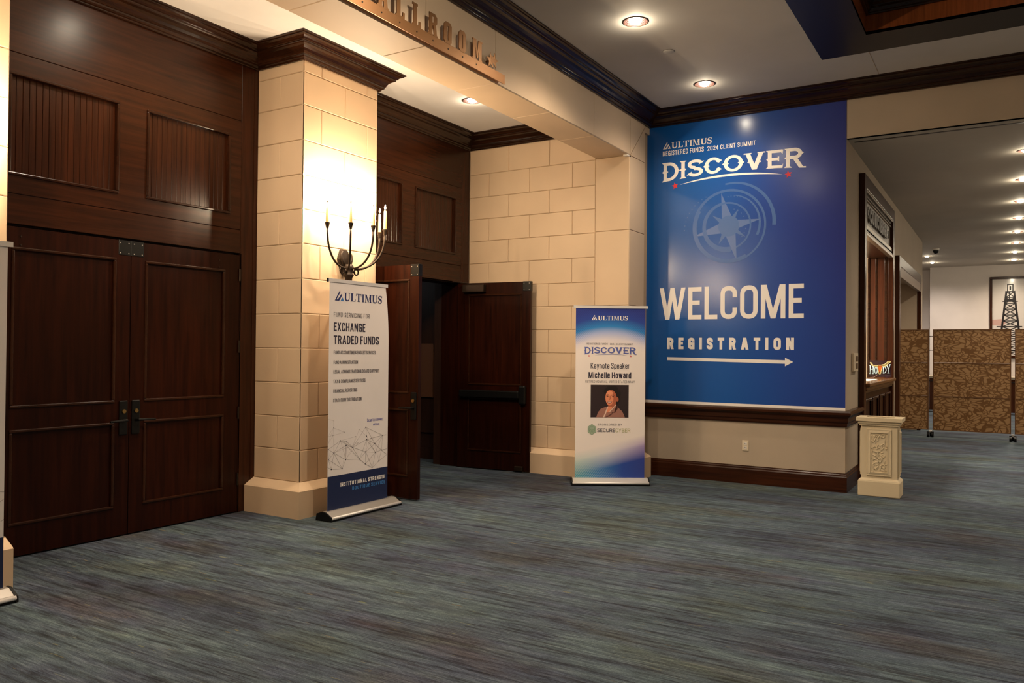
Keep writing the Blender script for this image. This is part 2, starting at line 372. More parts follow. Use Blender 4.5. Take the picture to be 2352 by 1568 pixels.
# glyph: width, elements; coordinates x,y in 0..1 of the centre-line box. R=1 letters' curves use radius
G = {
 'A': (.56, [('d', 0, 0, .5, 1), ('d', 1, 0, .5, 1), ('b', [(.2, .26), (.8, .26)])]),
 'B': (.50, [('p', [(0, 0), (0, 1)]), ('r', [(0, 1), (.93, 1), (.93, .54), (0, .54)]), ('r', [(0, .54), (1, .54), (1, 0), (0, 0)])]),
 'C': (.50, [('r', [(1, .68), (1, 1), (0, 1), (0, 0), (1, 0), (1, .32)])]),
 'D': (.50, [('p', [(0, 0), (0, 1)]), ('r', [(0, 1), (1, 1), (1, 0), (0, 0)])]),
 'E': (.42, [('p', [(1, 1), (0, 1), (0, 0), (1, 0)]), ('p', [(0, .52), (.8, .52)])]),
 'F': (.42, [('p', [(1, 1), (0, 1), (0, 0)]), ('p', [(0, .50), (.8, .50)])]),
 'G': (.50, [('r', [(1, .70), (1, 1), (0, 1), (0, 0), (1, 0), (1, .3)]), ('p', [(.62, .46), (1, .46), (1, 0)])]),
 'H': (.52, [('p', [(0, 0), (0, 1)]), ('p', [(1, 0), (1, 1)]), ('b', [(0, .5), (1, .5)])]),
 'I': (0, [('p', [(0, 0), (0, 1)])]),
 'J': (.36, [('r', [(1, 1), (1, 0), (0, 0), (0, .25)])]),
 'K': (.52, [('p', [(0, 0), (0, 1)]), ('d', 0, .35, .95, 1), ('d', 1, 0, .35, .55)]),
 'L': (.40, [('p', [(0, 1), (0, 0), (1, 0)])]),
 'M': (.70, [('p', [(0, 0), (0, 1)]), ('p', [(1, 0), (1, 1)]), ('d', .5, .0, .05, 1), ('d', .5, .0, .95, 1)]),
 'N': (.54, [('p', [(0, 0), (0, 1)]), ('p', [(1, 0), (1, 1)]), ('d', 1, 0, 0, 1)]),
 'O': (.52, [('o', [(0, 0), (1, 0), (1, 1), (0, 1)])]),
 'P': (.50, [('p', [(0, 0), (0, 1)]), ('r', [(0, 1), (1, 1), (1, .45), (0, .45)])]),
 'Q': (.52, [('o', [(0, 0), (1, 0), (1, 1), (0, 1)]), ('d', 1, 0, .6, .25)]),
 'R': (.52, [('p', [(0, 0), (0, 1)]), ('r', [(0, 1), (.95, 1), (.95, .48), (0, .48)]), ('d', 1, 0, .62, .5)]),
 'S': (.48, [('r', [(1, .70), (1, 1), (0, 1), (0, .60), (1, .42), (1, 0), (0, 0), (0, .30)])]),
 'T': (.48, [('p', [(0, 1), (1, 1)]), ('p', [(.5, 1), (.5, 0)])]),
 'U': (.52, [('r', [(0, 1), (0, 0), (1, 0), (1, 1)])]),
 'V': (.54, [('d', .5, 0, 0, 1), ('d', .5, 0, 1, 1)]),
 'W': (.84, [('d', .27, 0, 0, 1), ('d', .27, 0, .5, 1), ('d', .73, 0, .5, 1), ('d', .73, 0, 1, 1)]),
 'X': (.52, [('d', 0, 0, 1, 1), ('d', 1, 0, 0, 1)]),
 'Y': (.52, [('p', [(.5, 0), (.5, .42)]), ('d', .5, .38, 0, 1), ('d', .5, .38, 1, 1)]),
 'Z': (.46, [('p', [(0, 1), (1, 1)]), ('p', [(0, 0), (1, 0)]), ('d', 0, 0, 1, 1)]),
 '2': (.48, [('r', [(0, .72), (0, 1), (1, 1), (1, .55)]), ('d', 0, 0, 1, .6), ('p', [(0, 0), (1, 0)])]),
 '0': (.48, [('o', [(0, 0), (1, 0), (1, 1), (0, 1)])]),
 '4': (.50, [('d', 0, .25, .75, 1), ('p', [(0, .25), (1, .25)]), ('p', [(.75, 0), (.75, 1)])]),
 '&': (.56, [('r', [(.95, .35), (.8, 0), (0, 0), (0, .5), (.7, .75), (.7, 1), (.15, 1), (.15, .7), (1, 0)])]),
 ',': (.02, [('b', [(0, .06), (0, -.12)])]),
 '.': (.02, [('b', [(0, .0), (0, .08)])]),
 'a': (.42, [('r', [(.05, .60), (.05, .74), (1, .74), (1, 0)]), ('r', [(1, .42), (0, .42), (0, 0), (1, .0)])]),
 'c': (.40, [('r', [(1, .52), (1, .74), (0, .74), (0, 0), (1, 0), (1, .22)])]),
 'd': (.44, [('o', [(0, 0), (1, 0), (1, .74), (0, .74)]), ('p', [(1, 0), (1, 1)])]),
 'e': (.42, [('r', [(1, .18), (1, 0), (0, 0), (0, .74), (1, .74), (1, .38), (0, .38)])]),
 'h': (.42, [('p', [(0, 0), (0, 1)]), ('r', [(0, .74), (1, .74), (1, 0)])]),
 'i': (0, [('p', [(0, 0), (0, .72)]), ('b', [(0, .92), (0, 1.06)])]),
 'k': (.42, [('p', [(0, 0), (0, 1)]), ('d', 0, .25, .9, .78), ('d', 1, 0, .3, .45)]),
 'l': (0, [('p', [(0, 0), (0, 1)])]),
 'n': (.42, [('p', [(0, 0), (0, .74)]), ('r', [(0, .74), (1, .74), (1, 0)])]),
 'o': (.42, [('o', [(0, 0), (1, 0), (1, .74), (0, .74)])]),
 'p': (.42, [('o', [(0, 0), (1, 0), (1, .74), (0, .74)]), ('p', [(0, .74), (0, -.2)])]),
 'r': (.28, [('p', [(0, 0), (0, .74)]), ('r', [(0, .55), (.25, .74), (1, .74)])]),
 's': (.38, [('r', [(1, .55), (1, .74), (0, .74), (0, .45), (1, .32), (1, 0), (0, 0), (0, .2)])]),
 't': (.30, [('r', [(.35, .98), (.35, 0), (1, 0)]), ('b', [(-.2, .74), (1, .74)])]),
 'u': (.42, [('r', [(0, .74), (0, 0), (1, 0), (1, .74)]), ('p', [(1, 0), (1, .74)])]),
 'w': (.64, [('d', .25, 0, 0, .78), ('d', .25, 0, .5, .78), ('d', .75, 0, .5, .78), ('d', .75, 0, 1, .78)]),
 'y': (.44, [('d', .5, 0, 0, .78), ('d', .3, -.24, 1, .78)]),
}
LET = []
def word(txt, t=.14, sp=.12, R=.26, space=.3, wide=1):
    """returns polygons (x right, y up, cap height 1) and total width; strokes t thick"""
    x = 0; out = []; LET.clear()
    for ch in txt:
        LET.append(len(out))
        if ch == ' ': x += space; continue
        w, els = G[ch]; cw = w*wide; W_ = cw if cw > t else t; inner = max(W_-t, 0)
        def mp(p): return Vector((x+t/2+p[0]*inner, t/2+p[1]*(1-t)))
        for e in els:
            if e[0] == 'p': out += ribbon([mp(p) for p in e[1]], t)
            elif e[0] == 'b': out += ribbon([mp(p) for p in e[1]], t, cap=False)
            elif e[0] == 'r': out += ribbon(rounded([mp(p) for p in e[1]], R), t, cap=False)
            elif e[0] == 'o': out += ribbon(rounded([mp(p) for p in e[1]], R, True), t, True)
            elif e[0] == 'd':
                _, x0, y0, x1, y1 = e; a = Vector((x+t/2+x0*inner, y0)); b_ = Vector((x+t/2+x1*inner, y1))
                l = (b_-a).length; hw = t/2*l/max(abs(b_.y-a.y), .05); hw = min(hw, t*1.1)
                out.append([Vector((a.x-hw, a.y)), Vector((a.x+hw, a.y)), Vector((b_.x+hw, b_.y)), Vector((b_.x-hw, b_.y))])
        x += W_+sp
    return out, x-sp
def rect(x0, x1, y0, y1): return [Vector((x0, y0)), Vector((x1, y0)), Vector((x1, y1)), Vector((x0, y1))]
def serif_word(txt, sp=.09):
    T, n = .20, .06; x = 0; out = []
    def stem(cx, t, y0=0, y1=1, s0=True, s1=True):
        out.append(rect(cx-t/2, cx+t/2, y0, y1))
        if s0: out.append(rect(cx-t/2-.09, cx+t/2+.09, y0, y0+n))
        if s1: out.append(rect(cx-t/2-.09, cx+t/2+.09, y1-n, y1))
    for ch in txt:
        if ch == 'U':
            w = .86; stem(x+.19, T, .30, 1, s0=False); stem(x+w-.13, .08, .30, 1, s0=False)
            pts = [(x+.19, .34), (x+.21, .14), (x+.34, .05), (x+.50, .04), (x+.64, .10), (x+w-.14, .24), (x+w-.13, .34)]
            out.extend(ribbon(rounded(pts, .2), [T-(T-.08)*k/(len(rounded(pts, .2))-1) for k in range(len(rounded(pts, .2)))], cap=False))
        elif ch == 'L':
            w = .72; stem(x+.19, T); out.append(rect(x+.1, x+w, 0, n)); out.append([Vector((x+w-.10, n)), Vector((x+w, 0)), Vector((x+w, .32)), Vector((x+w-.04, .32))])
        elif ch == 'T':
            w = .80; stem(x+w/2, T, s1=False); out.append(rect(x, x+w, 1-n, 1))
            out.append([Vector((x, .70)), Vector((x+.04, .70)), Vector((x+.12, 1)), Vector((x, 1))]); out.append([Vector((x+w-.04, .70)), Vector((x+w, .70)), Vector((x+w, 1)), Vector((x+w-.12, 1))])
        elif ch == 'I': w = .38; stem(x+w/2, T)
        elif ch == 'M':
            w = 1.06; stem(x+.13, .08); stem(x+w-.19, T)
            out.append([Vector((x+.06, 1)), Vector((x+.28, 1)), Vector((x+w/2+.05, .02)), Vector((x+w/2-.04, .02))])
            out.append([Vector((x+w/2-.03, .02)), Vector((x+w/2+.04, .02)), Vector((x+w-.20, 1)), Vector((x+w-.28, 1))])
        elif ch == 'S':
            w = .62; pts = [(x+w-.06, .74), (x+w-.10, .95), (x+.30, .98), (x+.09, .88), (x+.09, .64), (x+.50, .44), (x+w-.09, .30), (x+w-.11, .05), (x+.28, .02), (x+.08, .08), (x+.05, .28)]
            rp = rounded(pts, .16, seg=5); m_ = len(rp)
            out.extend(ribbon(rp, [.07+.14*math.exp(-((k/(m_-1)-.5)/.2)**2) for k in range(m_)], cap=False)); out.append(rect(x+w-.07, x+w-.02, .70, 1)); out.append(rect(x+.01, x+.06, 0, .30))
        x += w+sp
    return out, x-sp
def emblem():
    """triangular A mark: two slanted bars and a small triangle; polygons for (main, small)"""
    a = [[Vector((0, 0)), Vector((.16, .0)), Vector((.60, .98)), Vector((.5, 1.0))],
         [Vector((0, 0)), Vector((.42, 0)), Vector((.46, .12)), Vector((.1, .12))],
         [Vector((.42, 0)), Vector((.55, .0)), Vector((.80, .48)), Vector((.72, .60))]]
    a = [[Vector((0, 0)), Vector((.17, .06)), Vector((.60, .82)), Vector((.55, 1.0))],
         [Vector((0, 0)), Vector((.48, 0)), Vector((.40, .12)), Vector((.12, .12))],
         [Vector((.33, .12)), Vector((.48, 0)), Vector((.80, .52)), Vector((.70, .66))]]
    b_ = [[Vector((.62, 0)), Vector((1.0, 0)), Vector((.86, .36))]]
    return a, b_
def disc_word():
    """DISCOVER in a wide western face; returns polys in 0..1 x 0..1 with arched lower edge"""
    t = .165; out = []; x = 0; W8 = {'D': .80, 'I': .30, 'S': .72, 'C': .80, 'O': .86, 'V': .86, 'E': .70, 'R': .84}
    def ell(cx, cy, rx, ry, a0, a1, n=30): return [Vector((cx+rx*math.cos(math.radians(a0+(a1-a0)*k/n)), cy+ry*math.sin(math.radians(a0+(a1-a0)*k/n)))) for k in range(n+1)]
    def spur(cx, cy, s=1): out.append([Vector((cx, cy-.07)), Vector((cx+.07*s, cy)), Vector((cx, cy+.07))])
    def stem(cx, tt=t):
        out.append(rect(cx-tt/2, cx+tt/2, 0, 1)); 
        for y0, y1 in ((0, .09), (1, .91)): out.append([Vector((cx-tt/2-.08, y0)), Vector((cx+tt/2+.08, y0)), Vector((cx+tt/2, y1)), Vector((cx-tt/2, y1))])
        spur(cx-tt/2, .5, -1); spur(cx+tt/2, .5, 1)
    LET.clear()
    for ch in 'DISCOVER':
        w = W8[ch]; LET.append(len(out))
        if ch == 'D': stem(x+.16); out += ribbon([Vector((x+.1, 1-t/2))]+ell(x+.36, .5, w-.36-t/2, .5-t/2, 90, -90)+[Vector((x+.1, t/2))], t, cap=False); spur(x+w, .5)
        elif ch == 'I': stem(x+w/2)
        elif ch == 'S':
            pts = ell(x+w/2, .73, w/2-t/2, .27-t/2, 15, 270, 18)[:-1]+ell(x+w/2, .27, w/2-t/2, .27-t/2, 90, -165, 18)
            out += ribbon(pts, t, cap=False); e = pts[0]; out.append([Vector((e.x-.12, e.y-.10)), Vector((e.x+.06, e.y)), Vector((e.x+.14, e.y+.10)), Vector((e.x-.02, e.y+.08))])
            e = pts[-1]; out.append([Vector((e.x+.12, e.y+.10)), Vector((e.x-.06, e.y)), Vector((e.x-.14, e.y-.10)), Vector((e.x+.02, e.y-.08))])
        elif ch == 'C':
            pts = ell(x+w/2, .5, w/2-t/2, .5-t/2, 38, 322); out += ribbon(pts, t, cap=False); spur(x, .5, -1); spur(x+t, .5)
            for s, e in ((1, pts[0]), (-1, pts[-1])): out.append([Vector((e.x-.12, e.y-.05*s)), Vector((e.x, e.y-.12*s)), Vector((e.x+.15, e.y+.02*s)), Vector((e.x-.02, e.y+.10*s))])
        elif ch == 'O': out += ribbon(ell(x+w/2, .5, w/2-t/2, .5-t/2, 0, 354, 59), t, True); spur(x, .5, -1); spur(x+t, .5); spur(x+w, .5); spur(x+w-t, .5, -1)
        elif ch == 'V':
            for sx in (-1, 1):
                c = x+w/2; out.append([Vector((c+sx*.0-.10, 0)), Vector((c+.10, 0)), Vector((c+sx*.30+.10, 1)), Vector((c+sx*.30-.10, 1))])
                out.append(rect(c+sx*.30-.17, c+sx*.30+.17, .93, 1)); spur(c+sx*.24, .45, sx)
        elif ch == 'E':
            stem(x+.16)
            for y in (t/2, .5, 1-t/2):
                e = x+w-(.14 if y == .5 else 0); out.append(rect(x+.16, e, y-t*.45, y+t*.45))
                if y != .5: out.append([Vector((e-.10, y)), Vector((e, y-(.18 if y > .5 else .08))), Vector((e+.03, y+(.08 if y > .5 else .18))), Vector((e-.03, y))])
                else: out.append(rect(e-.06, e, .5-.13, .5+.13))
        elif ch == 'R':
            stem(x+.16); out += ribbon([Vector((x+.1, 1-t/2))]+ell(x+.42, .72, .24, .28-t/2, 90, -90, 16)+[Vector((x+.1, .44+t/2))], t, cap=False); spur(x+.74, .72)
            out.append([Vector((x+.36, .46)), Vector((x+.56, .46)), Vector((x+w-.02, 0)), Vector((x+w-.22, 0))]); out.append(rect(x+w-.22, x+w+.06, 0, .07))
        x += w+.07
    tot = x-.07
    res = []
    for p in out:
        q = []
        for v in p:
            u = v.x/tot; s = (2*u-1)**2; q.append(Vector((u, v.y*(1+.22*s)-.22*s)))
        res.append(q)
    return res
def star_poly(cx, cy, r, k=.42, a0=90):
    pts = [Vector((cx+(r if i % 2 == 0 else r*k)*math.cos(math.radians(a0+36*i)), cy+(r if i % 2 == 0 else r*k)*math.sin(math.radians(a0+36*i)))) for i in range(10)]
    return [[Vector((cx, cy)), pts[i], pts[(i+1) % 10]] for i in range(10)]
def disc_poly(cx, cy, r, n=20): return [[Vector((cx+r*math.cos(2*math.pi*i/n), cy+r*math.sin(2*math.pi*i/n))) for i in range(n)]]
def fit(polys, x0, x1, y0, y1, w=None, h=1):
    if w is None: w = max(v.x for p in polys for v in p)
    return [[Vector((x0+v.x/w*(x1-x0), y0+v.y/h*(y1-y0))) for v in p] for p in polys]
class Plane:
    """flat print: local frame origin o, u along the width, v up, n out of the sheet"""
    def __init__(s, parent, o, u, n, bend=None): s.p = parent; s.o = Vector(o); s.u = Vector(u).normalized(); s.n = Vector(n).normalized(); s.bend = bend
    def put(s, name, polys, mat, lift=.001):
        mb = MB()
        for i_, p in enumerate(polys):
            if len(p) < 3: continue
            vs_ = []
            for q in p:
                uu = s.bend(q.x, q.y) if s.bend else q.x
                vs_.append(s.o+s.u*uu+Vector((0, 0, 1))*q.y+s.n*(lift+i_*1.37e-5))
            mb.add(vs_, [tuple(range(len(p)))])
        me = bpy.data.meshes.new(name); me.from_pydata(mb.v, [], mb.f); me.materials.append(mat)
        for pl in me.polygons:
            pass
        bm = bmesh.new(); bm.from_mesh(me)
        bm.normal_update()
        for f in bm.faces:
            if f.normal.dot(s.n) < 0: f.normal_flip()
        bm.to_mesh(me); bm.free()
        return link(name, me, s.p)
def line_polys(segs, t): 
    out = []
    for a, b_ in segs: out += ribbon([Vector(a), Vector(b_)], t, cap=False)
    return out
# ------------------------------------------------------------------ room shell
YB, YC, YF, YS, XW, XP = 5.937, 5.345, 3.70, 4.12, 9.24, 8.63
ZM, ZB, ZC = 4.37, 4.25, 3.80
def sheet(name, label, cat, mat, quads, kind='structure'):
    mb = MB()
    for q in quads: mb.quad(*q)
    return tag(mb.build(name, mat), label, cat, None, kind)
fl = MB(); fl.quad((-5, -5, 0), (25.6, -5, 0), (25.6, 9.4, 0), (-5, 9.4, 0)); fl = tag(fl.build('floor', carpet_m), 'streaky blue, green and brown striated hall carpet', 'carpet', None, 'structure')

def ceiling(name, label, x0, x1, y0, y1, z, lights, mat, cut=None, r=.105):
    c = r*1.25; xs = {x0, x1}; ys = {y0, y1}
    for lx, ly in lights: xs |= {lx-c, lx+c}; ys |= {ly-c, ly+c}
    if cut: xs |= {cut[0], cut[1]}; ys |= {cut[2], cut[3]}
    xs = sorted(xs); ys = sorted(ys); mb = MB()
    for a, b_ in zip(xs, xs[1:]):
        for p, q in zip(ys, ys[1:]):
            if b_-a < 1e-6 or q-p < 1e-6: continue
            cx, cy = (a+b_)/2, (p+q)/2
            if cut and cut[0] < cx < cut[1] and cut[2] < cy < cut[3]: continue
            hit = [l for l in lights if abs(l[0]-cx) < c*.9 and abs(l[1]-cy) < c*.9 and abs(b_-a-2*c) < 1e-5 and abs(q-p-2*c) < 1e-5]
            if hit:
                n = 32; k = len(mb.v)
                ring = [(cx+r*math.cos(2*math.pi*i/n), cy+r*math.sin(2*math.pi*i/n), z) for i in range(n)]
                def sq(i):
                    co, si = math.cos(2*math.pi*i/n), math.sin(2*math.pi*i/n); m_ = max(abs(co), abs(si)); return (cx+c*co/m_, cy+c*si/m_, z)
                outer = [sq(i) for i in range(n)]
                mb.add(ring+outer, [(i, (i+1) % n, n+(i+1) % n, n+i) for i in range(n)])
            else: mb.quad((a, p, z), (b_, p, z), (b_, q, z), (a, q, z))
    return tag(mb.build(name, mat), label, 'ceiling', None, 'structure')
row_main = [(8.42-1.9*k, 2.75) for k in range(3)]
row_south = [(8.42-1.9*k, -3.0) for k in range(5)]
COF = (1.2, 8.29, -1.75, 1.53)
ceiling('ceiling', 'smooth taupe main hall ceiling round the dark coffer', -5, XW, -5, YF, ZM, row_main+row_south, ceil_m, (COF[0]+.02, COF[1]-.02, COF[2]+.02, COF[3]-.02))
row_bay = [(7.341, 5.03), (3.86, 5.03), (.38, 5.03)]
ceiling('ceiling_bays', 'white ceiling over the door bays behind the stone beam', -5, XP, YS-.2, YB+.06, ZB, row_bay, ceil_w)
row_cor = [(10.76+1.77*k, -.21) for k in range(8)]
row_cor2 = [(21.37, 1.56), (22.95, 1.56)]
row_cor3 = [(10.76+3.54*k, -3.4) for k in range(4)]
ceiling('ceiling_corridor', 'low brownish corridor ceiling with rows of small lights', XW, 25.2, -5, 3.6, ZC, row_cor+row_cor2+row_cor3, ceil_c, None, .085)
sheet('wall_west', 'beige wall at the near end of the hall', 'wall', wall_fab, [((-5, -5, 0), (-5, YB, 0), (-5, YB, ZM), (-5, -5, ZM))])
sheet('wall_south', 'beige long wall opposite the ballroom doors', 'wall', wall_fab, [((-5, -5, 0), (25.2, -5, 0), (25.2, -5, ZM), (-5, -5, ZM))])
# far wall with jog
wf = MB(); wf.quad((24.3, -5, 0), (24.3, 1.70, 0), (24.3, 1.70, ZC), (24.3, -5, ZC)); wf.quad((24.3, 1.70, 0), (25.0, 1.70, 0), (25.0, 1.70, ZC), (24.3, 1.70, ZC))
wf.quad((25.0, 1.70, 0), (25.0, 3.6, 0), (25.0, 3.6, ZC), (25.0, 1.70, ZC)); wf.quad((18.70, 3.6, 0), (25.0, 3.6, 0), (25.0, 3.6, ZC), (18.70, 3.6, ZC)); wf.quad((18.70, 1.45, 0), (18.70, 3.6, 0), (18.70, 3.6, ZC), (18.70, 1.45, ZC))
tag(wf.build('wall_far', wall_white), 'pale wall at the far end of the corridor', 'wall', None, 'structure')
wsf = MB(); wsf.box(24.2, 24.30, -5, 1.70, 0, .84); 
tag(wsf.build('wall_wainscot', wood_v), 'dark wooden wainscot low on the far corridor wall', 'wainscot', None, 'structure')
tag(sweep('trim_4', rail_prof(.84, .92, .09), [(24.22, 1.70), (24.22, -5)], plate_w, None, 1), 'cream cap rail above the far wainscot', 'trim', None, 'structure')

# blue wall plane and header over the corridor opening
wr = MB(); wr.box(XW, XW+.30, 1.45, 4.0, 0, ZM); wr.box(XW, XW+.06, -5, 1.45, ZC, ZM)
tag(wr.build('wall_right', wall_fab), 'wall behind the big blue banner with header over the corridor opening', 'wall', None, 'structure')
# corridor side wall (plane Y=1.45) with two openings
WIN = (10.28, 12.95, 1.10, 2.90); PAS = (13.95, 17.55, 0, 2.86)
wc = MB(); y = 1.45
def wq(a, b_, z0, z1): wc.quad((a, y, z0), (b_, y, z0), (b_, y, z1), (a, y, z1))
wq(XW+.301, WIN[0], 0, ZC); wq(WIN[0], WIN[1], 0, WIN[2]); wq(WIN[0], WIN[1], WIN[3], ZC); wq(WIN[1], PAS[0], 0, ZC); wq(PAS[0], PAS[1], PAS[3], ZC); wq(PAS[1], 18.70, 0, ZC)
tag(wc.build('wall_corridor', wall_fab), 'beige textured corridor wall with the service window and passage', 'wall', None, 'structure')
# service room behind the counter window
wi = MB(); wi.quad((9.6, 1.72, 0), (9.6, 4.3, 0), (9.6, 4.3, 3.2), (9.6, 1.72, 3.2)); wi.quad((13.3, 1.72, 0), (13.3, 4.3, 0), (13.3, 4.3, 3.2), (13.3, 1.72, 3.2)); wi.quad((9.6, 4.3, 0), (13.3, 4.3, 0), (13.3, 4.3, 3.2), (9.6, 4.3, 3.2)); wi.quad((9.6, 1.5, 3.2), (13.3, 1.5, 3.2), (13.3, 4.3, 3.2), (9.6, 4.3, 3.2))
wi.box(9.6, 13.3, 1.50, 1.51, 2.95, 3.2)
tag(wi.build('wall_service_room', base_mat('service_cream', (.72, .60, .44), .7)[0]), 'cream walls of the small room behind the service counter', 'wall', None, 'structure')
# passage recess
wp = MB(); wp.quad((PAS[0]-.0, 1.45, 0), (PAS[0], 3.4, 0), (PAS[0], 3.4, 2.86), (PAS[0], 1.45, 2.86)); wp.quad((PAS[1], 1.45, 0), (PAS[1], 3.4, 0), (PAS[1], 3.4, 2.86), (PAS[1], 1.45, 2.86)); wp.quad((PAS[0], 3.4, 0), (PAS[1], 3.4, 0), (PAS[1], 3.4, 2.86), (PAS[0], 3.4, 2.86)); wp.quad((PAS[0], 1.45, 2.86), (PAS[1], 1.45, 2.86), (PAS[1], 3.4, 2.86), (PAS[0], 3.4, 2.86))
tag(wp.build('wall_passage', wall_fab), 'beige walls inside the framed passage past the service window', 'wall', None, 'structure')

# ------------------------------------------------------------------ wooden bays with doors
wl = thing('wall_left', 'dark mahogany panelled wall of the two ballroom door bays', 'wall', kind='structure')
def rect_ring(mb, x0, x1, z0, z1, w, y0, y1):
    """bevelled picture-frame bead, face from y1 (proud) to y0"""
    for (a, b_, c, d) in ((x0, x1, z0, z0+w), (x0, x1, z1-w, z1), (x0, x0+w, z0+w, z1-w), (x1-w, x1, z0+w, z1-w)):
        mb.box(a, b_, min(y0, y1), max(y0, y1), c, d)
SLAT = MB(); SLAT.add([(0, 0, 0), (.0465, 0, 0), (.0465, 0, .72), (0, 0, .72), (.003, -.004, 0), (.0435, -.004, 0), (.0435, -.004, .72), (.003, -.004, .72)],
                      [(0, 1, 5, 4), (1, 2, 6, 5), (2, 3, 7, 6), (3, 0, 4, 7), (4, 5, 6, 7)])
slat0 = None
def bay(s, xl, xr):
    global slat0
    g = .004
    def piece(name, x0, x1, z0, z1, y=YB, th=.05, m=wood_v):
        return bev(MB().box(x0+g/2, x1-g/2, y, y+th, z0+g/2, z1-g/2).build(name, m, wl), .003, 1)
    piece('side_strip', xl, s-1.07, 0, ZB, YB+.004); piece('side_strip', s+1.07, xr, 0, ZB, YB+.004)
    piece('top_board', s-1.07, s+1.07, 3.56, ZB, m=wood_h)
    piece('head_board', s-1.07, s+1.07, 2.352, 2.567, m=wood_h)
    # surround of the two upper panels
    sr = MB(); z0, z1 = 2.567+g/2, 3.56-g/2; xa, xb = s-1.07+g/2, s+1.07-g/2; pz0, pz1 = 2.70, 3.415
    for a, b_, c, d in ((xa, xb, z0, pz0), (xa, xb, pz1, z1), (xa, s-.94, pz0, pz1), (s-.125, s+.125, pz0, pz1), (s+.94, xb, pz0, pz1)): sr.box(a, b_, YB, YB+.05, c, d)
    sr.build('panel_surround', wood_h, wl)
    for px in (s-.94, s+.125):
        w = .815
        bp = MB().box(px, px+w, YB+.028, YB+.045, pz0, pz1).build('beadboard_panel', wood_v, wl)
        for k in range(17):
            x = px+.012+k*.0465
            if slat0 is None: slat0 = SLAT.build('slat', wood_v, bp, loc=(x, YB+.028, pz0)); 
            else: link('slat', slat0.data, bp, (x, YB+.028, pz0))
        rg = MB(); rect_ring(rg, px-.006, px+w+.006, pz0-.006, pz1+.006, .022, YB-.012, YB+.03); bev(rg.build('panel_molding', wood_bead, wl), .006, 2)
bay(3.887, 2.655, 5.14); bay(7.377, 6.135, XP)
# plain wall west of the first pier
MB().box(-5, 1.66, YB, YB+.05, 0, ZB).build('plain_board', wood_v, wl)
MB().box(5.10, 6.18, YB, YB+.05, 0, ZB).build('plain_board', wood_v, wl); MB().box(1.6, 2.66, YB, YB+.05, 0, ZB).build('plain_board', wood_v, wl)

def leaf(name, label, s, L=1.062, loc=(0, 0, 0), rz=0, inside=False, H_=2.335):
    """hinge at origin, leaf runs s*x; outside face at y=0 looking to -y, inside face at y=.045"""
    d = thing(name, label, 'door', loc, rz, kind='structure')
    def bx(mb, a, b_, y0, y1, z0, z1): mb.box(s*a, s*b_, y0, y1, z0, z1)
    st = MB(); z0 = .012; k = L/1.062
    a0, a1 = .165*k, .932*k
    for a, b_, c, e in ((0, a0, z0, H_), (a1, L, z0, H_), (a0, a1, z0, .235), (a0, a1, .895, 1.062), (a0, a1, 2.185, H_)): bx(st, a, b_, 0, .045, c, e)
    st.build('frame', wood_door, d)
    for c, e in ((.235, .895), (1.062, 2.185)):
        p = MB(); bx(p, a0, a1, .012, .033, c, e); p.build('panel', wood_door, d)
        for y0, y1 in ((-.008, .014), (.053, .031)):
            rg = MB(); rect_ring(rg, min(s*(a0-.008), s*(a1+.008)), max(s*(a0-.008), s*(a1+.008)), c-.008, e+.008, .022, y0, y1); bev(rg.build('molding', wood_bead, d), .006, 2)
    # black corner plate wrapped over the free top edge
    cp = MB(); bx(cp, L-.105, L+.003, -.004, .049, H_-.115, H_+.003); cp = bev(cp.build('corner_plate', black_m, d), .002, 1)
    sc = MB()
    for a in (L-.09, L-.02):
        for z in (H_-.1, H_-.02): sc.lathe([(0, .0), (.005, 0), (.005, .003), (0, .003)], (0, 0, 0), 8)
    sc = MB()
    for a in (L-.09, L-.02):
        for z in (H_-.1, H_-.02):
            for y in (-.0055, .0495): sc.box(s*a-.004, s*a+.004, y, y+.001, z-.004, z+.004)
    sc.build('screw', alu, cp)
    # hinges
    for z in (.25, .85, 1.45, 2.10):
        MB().tube([(0, -.008, z), (0, -.008, z+.11)], .009, 10).build('hinge', bronze, d)
    # lever set on the outside
    lp = MB(); bx(lp, L-.085, L-.015, -.012, 0, .80, 1.07); lp = bev(lp.build('handle_plate', black_m, d), .006, 2)
    MB().tube([(s*(L-.05), -.012, .915), (s*(L-.05), -.055, .915), (s*(L-.10), -.062, .915), (s*(L-.19), -.060, .912)], [.013, .012, .010, .008], 10).build('lever', black_m, lp)
    kh = MB().tube([(s*(L-.05), -.012, .985), (s*(L-.05), -.022, .985)], .016, 14).build('keyhole', brass, lp)
    if inside:
        pb = MB(); bx(pb, .05, L-.13, .045, .105, .90, .99); pb = bev(pb.build('push_bar', black_m, d), .012, 3)
        ph = MB(); bx(ph, L-.135, L-.045, .045, .10, .83, 1.06); bev(ph.build('latch_housing', black_m, d), .02, 3)
        cl = MB(); bx(cl, .10, .40, .045, .125, 2.215, 2.31); cl = bev(cl.build('closer', bronze, d), .006, 2)
        MB().box(s*.16, s*.40, .124, .127, 2.225, 2.30).build('closer_cover', base_mat('closer_cover', (.09, .06, .045), .25, .6)[0], cl)
        MB().tube([(s*.16, .08, 2.315), (s*.16, .08, 2.33), (s*.06, .30, 2.335)], .007, 8).build('closer_arm', bronze, d)
        ds = MB(); bx(ds, L-.19, L-.08, .045, .085, .012, .075); bev(ds.build('kick_stop', bronze, d), .01, 2)
    for z in (2.21, 2.27):
        MB().tube([(s*.22, -.001, z), (s*.22, -.005, z)], .006, 10).build('bolt', bronze, d)
    return d
leaf('door_1', 'left leaf of the closed mahogany double door, its lever near the centre gap', 1, loc=(3.887-1.065, YB+.004, 0))
